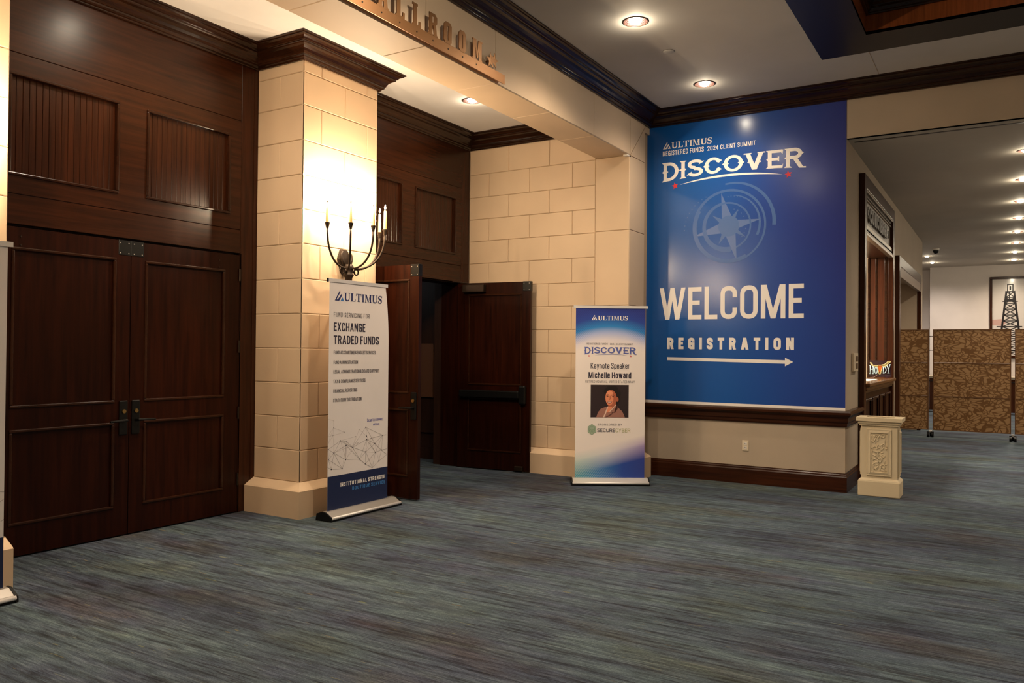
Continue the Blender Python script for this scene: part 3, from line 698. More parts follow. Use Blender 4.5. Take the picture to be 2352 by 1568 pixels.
leaf('door_2', 'right leaf of the closed mahogany double door, hinged beside the stone column', -1, loc=(3.887+1.065, YB+.004, 0))
leaf('door_3', 'open mahogany door leaf standing behind the white pull-up banner, lever side showing', 1, 1.015, (7.377-1.075, YB+.004, 0), math.radians(-90.5))
leaf('door_4', 'open mahogany door leaf with black push bar and closer, next to the stone side wall', -1, 1.01, (7.377+1.06, YB+.004, 0), math.radians(96.2), True)
# door frames (stops)
fr = MB()
for s in (3.887, 7.377):
    fr.box(s-1.085, s-1.068, YB+.004, YB+.30, 0, 2.352); fr.box(s+1.068, s+1.085, YB+.004, YB+.30, 0, 2.352); fr.box(s-1.085, s+1.085, YB+.05, YB+.30, 2.345, 2.36)
tag(fr.build('door_frame', wood_door), 'dark wooden jambs of the two double doorways', 'door frame', None, 'structure')
MB().box(3.887-1.08, 3.887+1.08, YB+.07, YB+.12, 0, 2.35).build('backing_board', wood_door, wl)
# dim vestibule behind the open doors
vs_m = wood('vestibule_wood', (.022, .009, .005), (.040, .015, .008), .45)
vb = thing('wall_vestibule', 'dark panelled vestibule seen through the open doors', 'wall', kind='structure')
v = MB(); v.box(8.46, 8.66, YB+.05, 6.36, 0, 2.8); v.build('inner_jamb', vs_m, vb)
v = MB(); v.box(8.80, 8.86, 6.30, 9.3, 0, 2.8); v.box(8.66, 8.86, 6.30, 6.36, 0, 2.8); v.build('side_panel', vs_m, vb)
MB().box(8.775, 8.80, 6.36, 9.3, .36, .385).build('dado_strip', vs_m, vb); MB().box(8.78, 8.80, 6.36, 9.3, .0, .15).build('kick_board', vs_m, vb)
bev(MB().box(8.77, 8.80, 6.615, 7.2, .84, 1.57).build('notice_board', base_mat('brown_board', (.13, .055, .028), .5)[0], vb), .004, 1)
v = MB(); v.box(5.9, 5.96, YB+.05, 9.3, 0, 2.8); v.box(5.9, 8.9, 9.3, 9.36, 0, 2.8); v.box(5.9, 8.9, YB+.06, 9.36, 2.8, 2.85); v.build('shell', vs_m, vb)

# ------------------------------------------------------------------ stone piers, side wall, beam
def pier_rows():
    zs = [.30, .583, .880, 1.185, 1.495, 1.806, 2.120, 2.433, 2.741, 3.052, 3.362, 3.677, 3.973, ZB]
    return list(zip(zs, zs[1:]))
def plinth(parent, path, side=1, h=.24, zt=.30, d=.105):
    sweep('plinth', [(0, 0), (d, 0), (d, h), (d-.015, h+.012), (.0, zt), (-.02, zt)], path, stone, parent, side)
def pier(x0, x1, label):
    c = thing('stone_column', label, 'column', (0, 0, 0), 0, 'stone columns between the door bays', 'structure')
    MB().box(x0+.028, x1-.028, YC+.028, YB, 0, ZB).build('core', joint_m, c)
    fr_, sl, sr = [], [], []
    for i, (a, b_) in enumerate(pier_rows()):
        odd = i % 2 == 0
        fr_.append((a, b_, [x0, x0+.225, x0+.84, x1] if odd else [x0, x0+.535, x1]))
        side = [YC, YB] if odd else [YC, YC+.295, YB]
        sl.append((a, b_, side)); sr.append((a, b_, side))
    blocks(c, fr_, ('y', YC)); blocks(c, sl, ('x', x0)); blocks(c, sr, ('X', x1))
    plinth(c, [(x0, YB), (x0, YC), (x1+.012, YC)], 1); MB().box(x1, x1+.012, YC-.01, YB, 0, .30).build('plinth_return', stone, c)
    return c
pier(5.14, 6.135, 'cream stone block column carrying the iron candle sconce beside the closed doors')
pier(1.66, 2.655, 'cream stone block column cut by the left picture edge')
ws = thing('wall_side', 'cream stone block side wall right of the open doors', 'wall', kind='structure')
MB().box(XP+.028, XW+.3, 3.728, YB+.05, 0, ZM).build('core', joint_m, ws)
zs = [.30, .575, .866, 1.168, 1.462, 1.745, 2.029, 2.308, 2.603, 2.890, 3.175, 3.458, 3.757, ZB]; rows = []
for i, (a, b_) in enumerate(zip(zs, zs[1:])):
    rows.append((a, b_, [4.135, 4.758, 5.345, YB] if i % 2 == 0 else [4.135, 4.440, 5.038, 5.640, YB]))
blocks(ws, rows, ('x', XP))
blocks(ws, [(.30, 1.16, [3.70, 4.135]), (1.16, 2.025, [3.70, 4.135]), (2.025, 2.90, [3.70, 4.135]), (2.90, 3.765, [3.70, 4.135])], ('x', XP))
blocks(ws, [(.30, 1.16, [8.645, 9.09]), (1.16, 2.025, [8.645, 9.09]), (2.025, 2.90, [8.645, 9.09]), (2.90, 3.765, [8.645, 9.09])], ('y', YF))
# corner head stone split by a diagonal joint
for tri in (((8.648, 3.772), (9.088, 4.20), (8.648, 4.36)), ((8.66, 3.768), (9.09, 3.768), (9.09, 4.185))):
    m_ = MB(); n = len(tri); f_ = [(x, YF, z) for x, z in tri]+[(x, YF+.05, z) for x, z in tri]
    m_.add(f_, [(0, 1, 2), (5, 4, 3), (0, 3, 4, 1), (1, 4, 5, 2), (2, 5, 3, 0)]); m_.build('stone_block', stone, ws)
MB().box(9.088, XW+.02, YF+.0, YF+.2, 4.13, 4.21).build('ledge', stone, ws)
plinth(ws, [(XP, YB), (XP, YF), (9.09, YF)], 1)
# beam
bm_ = thing('stone_beam', 'long cream stone beam over the door bays with the metal ballroom sign', 'beam', kind='structure')
MB().box(-5, 8.65, YF+.02, YS-.02, 3.785, ZM).build('core', joint_m, bm_)
xs = [8.645-.967*k for k in range(15)]
for a, b_ in zip(xs[1:], xs):
    me = block_mesh(b_-a, .605, .02, .004); link('stone_block', me, bm_, (a, YF+.02, 3.768))
    so = MB(); g = .0025; so.box(a+g, b_-g, YF+.004, YS, 3.765, 3.79); bev(so.build('soffit_block', stone, bm_), .004, 1)
MB().box(-5, XP, YS-.012, YS, 3.77, ZM).build('back_face', stone, bm_)

# mouldings
tag(sweep('trim_1', crown_prof(4.07, ZB-4.07, .20), [(1.66, YB), (1.66, YC), (2.655, YC), (2.655, YB), (5.14, YB), (5.14, YC), (6.135, YC), (6.135, YB), (XP, YB), (XP, YS)], wood_crown), 'dark polished crown molding round the door bays and column heads', 'crown molding', None, 'structure')
tag(sweep('trim_2', crown_prof(4.215, ZM-4.215, .23), [(-5, YF), (XW, YF), (XW, -5)], wood_crown), 'dark polished crown molding round the main hall ceiling', 'crown molding', None, 'structure')
tag(sweep('trim_3', rail_prof(.70, .872, .065), [(XW, 3.74), (XW, 1.45), (10.14, 1.45)], wood_h), 'dark wooden chair rail under the big blue banner', 'chair rail', None, 'structure')
tag(sweep('baseboard_right', base_prof(.205, .022), [(XW, 3.74), (XW, 1.45), (10.14, 1.45)], wood_h), 'tall dark baseboard under the big blue banner', 'baseboard', None, 'structure')
tag(sweep('baseboard_corridor', base_prof(.205, .022), [(13.12, 1.45), (13.78, 1.45)], wood_h), 'dark baseboard between the service window and the passage', 'baseboard', None, 'structure')

# coffer in the main ceiling
cf = thing('ceiling_coffer', 'dark wood framed ceiling coffer with red-brown inner faces', 'ceiling coffer', kind='structure')
dark_soffit = base_mat('dark_soffit', (.010, .008, .010), .38)[0]
x0, x1, y0, y1 = COF; w = .46; zc = ZM-.004
m_ = MB()
for a, b_, c, d in ((x0, x1, y1-w, y1), (x0, x1, y0, y0+w), (x0, x0+w, y0+w, y1-w), (x1-w, x1, y0+w, y1-w)): m_.box(a, b_, c, d, zc, zc+.03)
m_.build('soffit_border', dark_soffit, cf)
ix0, ix1, iy0, iy1 = x0+w, x1-w, y0+w, y1-w
m_ = MB(); zt = 4.95
m_.quad((ix0, iy0, zc), (ix1, iy0, zc), (ix1, iy0, zt), (ix0, iy0, zt)); m_.quad((ix0, iy1, zc), (ix1, iy1, zc), (ix1, iy1, zt), (ix0, iy1, zt)); m_.quad((ix0, iy0, zc), (ix0, iy1, zc), (ix0, iy1, zt), (ix0, iy0, zt)); m_.quad((ix1, iy0, zc), (ix1, iy1, zc), (ix1, iy1, zt), (ix1, iy0, zt))
m_.build('inner_face', wood_red, cf)
m_ = MB(); m_.quad((ix0, iy0, 4.80), (ix1, iy0, 4.80), (ix1, iy1, 4.80), (ix0, iy1, 4.80)); m_.build('coffer_ceiling', base_mat('gold_ceiling', (.45, .30, .12), .6)[0], cf)
sweep('inner_crown', crown_prof(4.54, .26, .22), [(ix0, iy0), (ix0, iy1), (ix1, iy1), (ix1, iy0), (ix0, iy0)], wood_crown, cf)
tag(MB().box(8.29, 9.02, 1.104, 1.108, ZM-.002, ZM+.001).build('trim_5', joint_m), 'thin dark seam across the main ceiling', 'seam', None, 'structure')
tag(MB().box(9.42, 9.45, -5, 1.40, ZC-.004, ZC+.002).build('trim_6', black_m), 'dark partition track in the corridor ceiling', 'track', None, 'structure')

# ------------------------------------------------------------------ downlights
def downlight(x, y, z, r, label, group, watts, col=WARM, bulb=.5):
    t = thing('downlight', label, 'light', (x, y, z), 0, group)
    return t
def make_down(r):
    t = link('downlight', None)
    m_ = MB(); m_.lathe([(r*1.08, 0), (r*1.08, -.003), (r*.97, -.006), (r*.95, 0), (r*.95, .004)], n=32); m_.build('rim', rim_m, t, True)
    pr = []; n = 7
    for k in range(n): rr = r*.95-(r*.45)*k/n; pr += [(rr, .09*k/n), (rr-r*.03, .09*k/n+.002)]
    pr += [(r*.5, .09), (0, .09)]
    m_ = MB(); m_.lathe(pr, n=32); m_.build('baffle', baffle_m, t)
    m_ = MB(); m_.lathe([(0, -.026), (r*.2, -.024), (r*.40, -.014), (r*.52, .004), (r*.54, .03), (r*.46, .088)], n=24); m_.build('bulb', lamp_glow, t, True)
    return t
def place_down(base, pts, z, r, labels, group, watts, col, spread=150, halo=0):
    if halo: hl_ = bpy.data.lights.new('added_halo_lamp', 'POINT'); hl_.energy = halo; hl_.color = (1, .85, .62); hl_.shadow_soft_size = .02  # extra point lamp added under each bulb for a halo on the ceiling
    lamp = bpy.data.lights.new('downlight_lamp', 'SPOT'); lamp.energy = watts; lamp.color = col; lamp.spot_size = math.radians(spread); lamp.spot_blend = .8; lamp.shadow_soft_size = r*.45
    for i, (x, y) in enumerate(pts):
        t = base if i == 0 else copy_tree(base)
        t.location = (x, y, z); tag(t, labels[i] if isinstance(labels, list) else labels, 'light', group)
        l = bpy.data.objects.new('lamp', lamp); COL.objects.link(l); l.parent = t; l.location = (0, 0, -.035)
        if halo: g_ = bpy.data.objects.new('lamp', hl_); COL.objects.link(g_); g_.parent = t; g_.location = (0, 0, -.045)
lab = ['recessed downlight on the main ceiling nearest the blue banner', 'recessed downlight on the main ceiling above the beam sign, second from the blue banner']+['recessed downlight of the main ceiling row, past the top picture edge']
place_down(make_down(.105), row_main, ZM, .105, lab, 'recessed downlights of the main ceiling', DOWN_W, WARM, halo=3.0)
place_down(make_down(.105), row_south, ZM, .105, 'recessed downlight of the far side row over the hall, outside the picture', 'recessed downlights of the far side row', DOWN_W, WARM)
place_down(make_down(.105), row_bay, ZB, .105, ['recessed downlight in the white ceiling over the open doors', 'recessed downlight over the closed double door, reflected in its wood', 'recessed downlight over the bay outside the left picture edge'], 'recessed downlights over the door bays', DOWN_W*.48, WARM, halo=3.0)
ords = ['first', 'second', 'third', 'fourth', 'fifth', 'sixth', 'seventh', 'eighth']
place_down(make_down(.085), row_cor, ZC, .085, ['small recessed corridor downlight, %s of the row along the ceiling from the opening' % o_ for o_ in ords], 'corridor downlights in the long row', DOWN_W*.92, WARM, halo=3.0)
place_down(make_down(.085), row_cor2, ZC, .085, ['small corridor downlight close past the end of the passage wall, nearer of two', 'small corridor downlight near the far wall beside the long row, farther of two'], 'corridor downlights past the passage wall', DOWN_W*.9, (1, .86, .76), halo=2.0)
place_down(make_down(.085), row_cor3, ZC, .085, 'corridor downlight of the side row outside the picture', 'corridor downlights of the side row', DOWN_W*.9, WARM)
# lamps of adjoining spaces
def area(name, loc, size, e, col, rot=(0, 0, 0)):
    l = bpy.data.lights.new(name, 'AREA'); l.shape = 'SQUARE'; l.size = size; l.energy = e; l.color = col
    o = bpy.data.objects.new(name, l); COL.objects.link(o); o.location = loc; o.rotation_euler = rot; return o
sr_ = thing('ceiling_panel_light', 'square ceiling light inside the service room', 'light', (11.5, 3.0, 3.19)); MB().box(-.3, .3, -.3, .3, -.02, 0).build('diffuser', base_mat('diffuser', (1, 1, 1), .5, emit=(1, .87, .72), es=3)[0], sr_)
o_ = area('lamp', (0, 0, -.03), .6, 170, (1, .84, .66)); o_.parent = sr_
bl_ = thing('ballroom_light_standin', 'dim lamp added in the vestibule, standing in for light from the ballroom', 'light', (7.3, 8.0, 2.79)); MB().box(-.2, .2, -.2, .2, -.02, 0).build('diffuser', MATS['diffuser'], bl_)  # lamp put into the vestibule in place of light from the ballroom
o_ = area('lamp', (0, 0, -.03), .4, 3.5, (.85, .9, 1)); o_.parent = bl_
pl_ = thing('passage_light', 'ceiling light inside the framed passage', 'light', (15.7, 2.5, 2.85)); MB().box(-.1, .1, -.1, .1, -.02, 0).build('diffuser', MATS['diffuser'], pl_)
o_ = area('lamp', (0, 0, -.03), .2, 14, WARM); o_.parent = pl_

cl_ = thing('added_coffer_lamp', 'warm lamp added inside the coffer to brighten it, outside the picture', 'light', (5.0, -.3, 4.79)); MB().box(-.2, .2, -.2, .2, -.02, 0).build('diffuser', MATS['diffuser'], cl_)  # added lamp without a known fixture, warms and brightens the coffer
o_ = area('lamp', (0, 0, -.03), .4, 22, CANDLE); o_.parent = cl_
# ------------------------------------------------------------------ sconces
def sconce(x, label):
    t = thing('candle_sconce', label, 'wall lamp', (x, YC, 0), 0, 'iron candle sconces on the stone columns')
    pl = MB(); n = 20; pts = []
    for i in range(n):
        a = 2*math.pi*i/n; rr = 1+.06*math.cos(6*a)
        pts.append((.075*rr*math.cos(a), .105*rr*math.sin(a)+2.335))
    vs_ = [(px, -.0, pz) for px, pz in pts]+[(px*.9, -.03, 2.335+(pz-2.335)*.9) for px, pz in pts]+[(0, -.04, 2.335)]
    pl.add(vs_, [(i, (i+1) % n, n+(i+1) % n, n+i) for i in range(n)]+[(n+i, n+(i+1) % n, 2*n) for i in range(n)])
    pl.build('back_plate', iron, t)
    MB().lathe([(.0, 1.98), (.03, 1.99), (.032, 2.0), (.03, 2.08), (.036, 2.165), (.05, 2.18), (.05, 2.195), (.035, 2.205), (.045, 2.235), (.05, 2.26), (.04, 2.285), (.0, 2.29)], (0, -.075, 0), 16).build('stem', iron, t, True)
    MB().box(-.02, .02, -.075, 0, 2.20, 2.25).build('bracket', iron, t)
    for sx in (-1, 1):
        rg = MB(); rg.tube([(sx*.095+.028*math.cos(a), -.085, 2.222+.028*math.sin(a)) for a in [2*math.pi*k/14 for k in range(15)]], .008, 8, False); rg.build('scroll_ring', iron, t, True)
        MB().tube([(sx*.03, -.08, 2.225), (sx*.07, -.085, 2.222)], .016, 8).build('scroll_knuckle', iron, t, True)
    lv = MB()
    for sx in (-1, 1): lv.tube([(sx*.03, -.06, 2.26), (sx*.062, -.05, 2.33), (sx*.068, -.045, 2.38), (sx*.05, -.05, 2.41)], [.012, .016, .012, .004], 8)
    lv.build('leaf_ornament', iron, t, True)
    li = bpy.data.lights.new('candle_lamp', 'POINT'); li.energy = SCONCE_W; li.color = CANDLE; li.shadow_soft_size = .012
    for (cx, cy) in ((-.355, -.115), (-.235, -.285), (.0, -.345), (.235, -.285), (.355, -.115)):
        cy -= .03
        cz = 2.575
        a = Vector((cx*.18, -.075+cy*.12, 2.245)); e = Vector((cx, cy, cz)); pts = []
        for k in range(13):
            s = k/12; h = 1-(1-s)**1.5; 
            px = a.x+(e.x-a.x)*math.sin(s*math.pi/2)**.9; py = a.y+(e.y-a.y)*math.sin(s*math.pi/2)**.9; pz = a.z+(e.z-a.z)*(s**1.9)
            pts.append((px, py, pz))
        am = MB().tube(pts, .0095, 8).build('arm', iron, t, True)
        MB().lathe([(.0, 0), (.010, 0), (.024, .052), (.024, .056), (.0, .056)], (cx, cy, cz), 14).build('cup', iron, am)
        cd = MB().lathe([(.0165, 0), (.0125, .175), (.006, .182), (0, .182)], (cx, cy, cz+.055), 12).build('candle', candle_m, am, True)
        MB().lathe([(.0, 0), (.006, .004), (.0065, .012), (.0, .014)], (cx, cy, cz+.235), 10).build('bulb_collar', black_m, am, True)
        MB().lathe([(.0, 0), (.007, .006), (.0085, .016), (.005, .034), (.0, .046)], (cx, cy, cz+.247), 12).build('bulb', bulb_hot, am, True)
        l = bpy.data.objects.new('candle_lamp', li); COL.objects.link(l); l.parent = t; l.location = (cx, cy, cz+.31)
    return t
sconce(5.66, 'wrought iron five-candle sconce glowing on the stone column')
sconce(2.08, 'wrought iron candle sconce on the column cut off by the left picture edge')

# ------------------------------------------------------------------ metal BALLROOM sign
sg = thing('ballroom_sign', 'bronze metal stencil lettering BALLROOM standing on a rail along the beam', 'sign', (0, YF-.045, 0))
MB().box(1.9, 5.82, -.003, .003, 3.767, 3.845).build('rail', sign_metal, sg)
dotm = MB()
for k in range(20):
    x = 5.385-.194*k; dotm.tube([(x, -.006, 3.806), (x, .045, 3.806)], .006, 8)
dotm.build('stud', bronze, sg)
bolt_pl = Plane(sg, (0, -.003, 0), (1, 0, 0), (0, -1, 0))
def slab_letter(ch, x0, wd, z0=3.842, h=.168):
    """blocky stencil letter solidified; octagonal corners, slab feet"""
    c = .22; t = .30
    shapes = {
     'O': [[(c, 0), (1-c, 0), (1, c*.6), (1, 1-c*.6), (1-c, 1), (c, 1), (0, 1-c*.6), (0, c*.6)]],
    }
    polys = []
    def R(a, b_, c_, d): polys.append([(a, c_), (b_, c_), (b_, d), (a, d)])
    if ch == 'O':
        o_ = shapes['O'][0]; i_ = [(.42+(.16)*(p[0] > .5), .18 if p[1] < .5 else .82) for p in o_]
        n = len(o_)
        for k in range(n): j = (k+1) % n; polys.append([o_[k], o_[j], i_[j], i_[k]])
    elif ch == 'L': R(.12, .52, 0, 1); R(0, .62, .9, 1); R(0, 1, 0, .10); R(.78, 1, .1, .28)
    elif ch == 'A': polys += [[(.08, 0), (.42, 0), (.50, 1), (.30, 1)], [(.62, 0), (.98, 0), (.72, 1), (.50, 1)]]; R(.35, .7, .28, .42); R(0, .48, 0, .08); R(.56, 1.05, 0, .08)
    elif ch == 'R': R(.1, .45, 0, 1); R(.1, .75, .88, 1); polys += [[(.75, 1), (.98, .88), (.98, .62), (.62, .62), (.62, .88)], [(.62, .62), (.98, .62), (.85, .52), (.62, .52)], [(.55, .5), (.85, .52), (.98, .0), (.66, 0)]]; R(.45, .62, .46, .58); R(0, .5, 0, .08); R(.6, 1.05, 0, .08)
    elif ch == 'B': R(.1, .45, 0, 1); R(.1, .8, .88, 1); R(.1, .8, 0, .12); R(.45, .8, .45, .57); R(.64, .96, .57, .92); R(.64, 1, .08, .47)
    elif ch == 'M': R(.02, .30, 0, 1); R(.70, .98, 0, 1); polys += [[(.20, 1), (.38, 1), (.56, .12), (.44, .12)], [(.62, 1), (.80, 1), (.56, .12), (.44, .12)]]; R(-.05, .36, 0, .08); R(.64, 1.05, 0, .08); R(-.05, .3, .92, 1); R(.7, 1.05, .92, 1)
    mb = MB()
    for ip, p in enumerate(polys):
        n = len(p); e_ = ip*.00012; f_ = [(x0+a*wd, -.003-e_, z0+b_*h) for a, b_ in p]+[(x0+a*wd, .003+e_, z0+b_*h) for a, b_ in p]
        mb.add(f_, [tuple(range(n)), tuple(reversed(range(n, 2*n)))]+[(i, (i+1) % n, n+(i+1) % n, n+i) for i in range(n)])
    mb.build('letter', sign_metal, sg)
for ch, a, b_ in (('M', 5.333, 5.463), ('O', 5.140, 5.234), ('O', 4.943, 5.042), ('R', 4.747, 4.857), ('L', 4.560, 4.655), ('L', 4.372, 4.470), ('A', 4.175, 4.290), ('B', 3.975, 4.085)): slab_letter(ch, a, b_-a)
for cx, cz, rr, aa in ((5.60, 3.905, .064, 95), (5.665, 3.928, .064, 80)):
    mb = MB(); pts = [(cx+(rr if i % 2 == 0 else rr*.42)*math.cos(math.radians(aa+36*i)), cz+1.05*(rr if i % 2 == 0 else rr*.42)*math.sin(math.radians(aa+36*i))) for i in range(10)]
    yy = -.002 if cx < 5.63 else .006
    f_ = [(a, yy, b_) for a, b_ in pts]+[(a, yy+.004, b_) for a, b_ in pts]+[(cx, yy-.001, cz), (cx, yy+.005, cz)]
    mb.add(f_, [(i, (i+1) % 10, 20) for i in range(10)]+[(10+i, 10+(i+1) % 10, 21) for i in range(10)]+[(i, (i+1) % 10, 10+(i+1) % 10, 10+i) for i in range(10)])
    mb.tube([(cx, yy, cz), (cx, .045, cz)], .008, 8); mb.build('star', sign_metal, sg)
sn = thing('motion_sensor', 'tiny white sensor clipped under the beam corner', 'sensor', (8.60, 3.73, 3.765)); bev(MB().box(-.03, .03, -.03, .03, -.022, 0).build('housing', white_trim, sn), .008, 2)
MB().tube([(.02, -.02, -.012), (.05, -.035, -.012)], .008, 8).build('lens', black_m, sn)
# ------------------------------------------------------------------ big blue wall banner
bb = thing('wall_banner', 'tall blue vinyl wall banner reading DISCOVER, WELCOME and REGISTRATION with an arrow', 'banner', (XW-.0005, 3.95, 0), -math.pi/2)
# local: x = 3.95 - Y, y = along +X world ... front faces local -y
OY = 3.95
MB().box(0, OY-1.45, -.004, 0, .905, 4.213).build('sheet', banner_big, bb)
MB().box(0, OY-1.45, -.005, 0, .874, .905).build('white_edge', print_white, bb)
BP = Plane(bb, (0, -.004, 0), (1, 0, 0), (0, -1, 0))
U = lambda Y: OY-Y
def bw(name, polys, y0, y1, z0, z1, mat, lift=.0012, w=None): BP.put(name, fit(polys, U(y0), U(y1), z0, z1, w), mat, lift)
def split_put(pl, name, polys, mat, txt, by_word=False, lift=.0012):
    cuts = list(LET)+[len(polys)]; grp = []; cur = []
    for i, ch in enumerate(txt):
        seg = polys[cuts[i]:cuts[i+1]]
        if by_word:
            if ch == ' ': grp.append(cur); cur = []
            else: cur = cur+seg
        elif seg: grp.append(seg)
    if cur: grp.append(cur)
    for g_ in grp: pl.put(name, g_, mat, lift)
def place(pl, name, txt, x0, x1, z0, z1, mat, t=.14, sp=.12, R=.26, space=.3, wide=1, lift=.0012):
    p, w = word(txt, t, sp, R, space, wide); q = fit(p, x0, x1, z0, z1, w)
    if name == 'letter': split_put(pl, name, q, mat, txt, False, lift)
    elif name == 'printed_word': split_put(pl, name, q, mat, txt, True, lift)
    else: pl.put(name, q, mat, lift)
place(BP, 'letter', 'WELCOME', U(3.555), U(1.882), 1.876, 2.257, print_white, .135, .095, .30, wide=1.02)
place(BP, 'letter', 'REGISTRATION', U(3.455), U(1.984), 1.523, 1.660, print_white, .24, .42, .30, wide=1.15)
place(BP, 'printed_word', 'REGISTERED FUNDS', U(3.527), U(3.020), 3.852, 3.910, print_white, .13, .13, .25, .26)
place(BP, 'printed_word', '2024 CLIENT SUMMIT', U(2.978), U(2.417), 3.854, 3.905, print_white, .13, .13, .25, .26)
p, w = serif_word('ULTIMUS'); bw('lettering', p, 3.417, 2.926, 3.936, 4.007, print_white, w=w)
ea, eb = emblem(); bw('emblem', ea+eb, 3.527, 3.428, 3.935, 4.022, print_white, w=1)
split_put(BP, 'letter', fit(disc_word(), U(3.537), U(1.882), 3.578, 3.768, 1), print_white, 'DISCOVER')
def swoosh(x0, x1, z0, h, t, n=24):
    P = [Vector((x0+(x1-x0)*k/n, z0+h*(1-(2*k/n-1)**2))) for k in range(n+1)]
    return ribbon(P, [max(.0008, t*(1-(2*k/n-1)**2)) for k in range(n+1)], cap=False)
BP.put('swoosh', swoosh(U(3.31), U(2.12), 3.487, .055, .026), print_white, .001)
for yy in (3.37, 2.054): BP.put('star', star_poly(U(yy), 3.480, .042, .45, 100), print_red, .0014)
# ghosted compass
cx, cz = U(2.72), 2.95
def arc(cx, cz, r, a0, a1, t0, t1, n=40):
    P = [Vector((cx+r*math.cos(math.radians(a0+(a1-a0)*k/n)), cz+r*math.sin(math.radians(a0+(a1-a0)*k/n)))) for k in range(n+1)]
    return ribbon(P, [t0+(t1-t0)*k/n for k in range(n+1)], cap=False)
BP.put('compass_ring', arc(cx, cz, .415, -60, 150, .020, .032)+arc(cx, cz, .405, 150, 300, .05, .045), ghost[0], .0006)
BP.put('compass_ring', arc(cx-.02, cz, .27, -80, 100, .018, .020)+arc(cx-.02, cz, .27, 100, 280, .03, .06), ghost[0], .0007)
BP.put('compass_ring', arc(cx+.04, cz+.02, .475, -5, 100, .042, .020), ghost[0], .0005); BP.put('compass_ring', arc(cx+.02, cz+.02, .335, -25, 80, .030, .012), ghost[0], .0005)
def needle(ang, L_, w, r0=.10):
    a = math.radians(ang); d = Vector((math.cos(a), math.sin(a))); q = Vector((-d.y, d.x)); c = Vector((cx, cz))
    return [[c+d*r0+q*w, c+d*r0-q*w, c+d*L_]]
BP.put('compass_needle', needle(103, .40, .058)+needle(193, .43, .058)+needle(283, .42, .058)+needle(13-4, .37, .05), ghost[2], .0009)
BP.put('compass_needle', needle(60, .22, .025)+needle(145, .24, .028)+needle(240, .23, .03)+needle(325, .24, .025), ghost[1], .0008)
BP.put('compass_hub', disc_poly(cx, cz, .122, 32), ghost[1], .0010)
dots = []
for k in range(16): a = math.radians(95-k*6); dots += disc_poly(cx+.02+.345*math.cos(a), cz+.345*math.sin(a), .006, 8)
for k in range(10): a = math.radians(115+k*7); dots += disc_poly(cx-.08+.45*math.cos(a), cz+.43*math.sin(a)-.03, .006, 8)
for k in range(9): a = math.radians(-40+k*14); dots += disc_poly(cx+.2*math.cos(a), cz+.2*math.sin(a), .006, 8)
BP.put('compass_dots', dots, ghost[1], .0008)
t_ = .036; x0, x1 = U(3.453), U(1.992)
def slant(x): return -.021*(x-x0)/(x1-x0)
BP.put('arrow', [[Vector((x0, 1.390)), Vector((x1-.08, 1.370)), Vector((x1-.08, 1.408)), Vector((x0, 1.427))], [Vector((x1-.088, 1.341)), Vector((x1, 1.390)), Vector((x1-.088, 1.438))]], print_white)

# ------------------------------------------------------------------ pull-up banners
def pullup(name, label, loc, rz, w, ztop, mats_panel, bx0, bx1, zbot=.055, wtop=None, base_mat_=alu):
    t = thing(name, label, 'banner stand', loc, rz)
    wt = wtop or w; n = 24; mb = MB(); rows = []
    for k in range(n+1):
        s = k/n; z = zbot+(ztop-zbot)*s; q = max(0, (s-.72)/.28); ww = w+(wt-w)*q*q; rows.append((z, ww))
    vs_ = []
    for z, ww in rows: vs_ += [(0 if ww == w else (w-ww)*.0, 0, z), (ww, 0, z)]
    mb.add(vs_, [(2*k, 2*k+1, 2*k+3, 2*k+2) for k in range(n)])
    sh = mb.build('sheet', mats_panel, t)
    m_ = sh.modifiers.new('thick', 'SOLIDIFY'); m_.thickness = .0012; m_.offset = 1 if False else 0
    MB().box(-.018, wt+.028, -.007, .009, ztop-.004, ztop+.026).build('top_bar', alu_light, t); 
    MB().box(-.026, -.018, -.008, .010, ztop-.006, ztop+.028).build('end_cap', black_m if rz == 0 else alu_light, t)
    # base cassette with sloping front
    pr = [(-.085, .014), (-.092, .022), (-.088, .038), (-.080, .042), (-.02, .078), (.02, .080), (.075, .06), (.085, .014)]
    mb = MB(); k = len(pr); mb.add([(bx0+.012, y_, z) for y_, z in pr]+[(bx1-.012, y_, z) for y_, z in pr], [(i, (i+1) % k, k+(i+1) % k, k+i) for i in range(k)]+[tuple(range(k)), tuple(reversed(range(k, 2*k)))])
    cas = mb.build('base_cassette', base_mat_, t); bev(cas, .003, 2, 20)
    for a, b_ in ((bx0-.004, bx0+.012), (bx1-.012, bx1+.004)):
        mb = MB(); q = [(y_*1.06, z if z > .03 else .004) for y_, z in pr]; mb.add([(a, y_, z) for y_, z in q]+[(b_, y_, z) for y_, z in q], [(i, (i+1) % k, k+(i+1) % k, k+i) for i in range(k)]+[tuple(range(k)), tuple(reversed(range(k, 2*k)))])
        mb.build('end_cap', black_m, t)
    MB().box(bx0, bx1, -.09, .085, .004, .016).build('underside', black_m, t)
    MB().tube([(bx0+.008, -.088, .028), (bx1-.008, -.088, .028)], .013, 12).build('front_roll', alu_light, t, True)
    MB().tube([(w/2, .02, .07), (w/2, .02, ztop)], .008, 8).build('pole', alu, t)
    return t
p1 = pullup('pull_up_banner', 'white pull-up banner about exchange traded funds in front of the stone column', (5.156, 5.02, 0), 0, .797, 2.082, fabric_w, -.042, .90, wtop=.745)
P1 = Plane(p1, (0, -.0006, 0), (1, 0, 0), (0, -1, 0))
b1 = lambda *a, **k: place(P1, 'printed_word', *a, **k)
X1 = 5.158
p, w = serif_word('ULTIMUS'); P1.put('lettering', fit(p, 5.342-X1, 5.849-X1, 1.922, 1.994, w), print_navy)
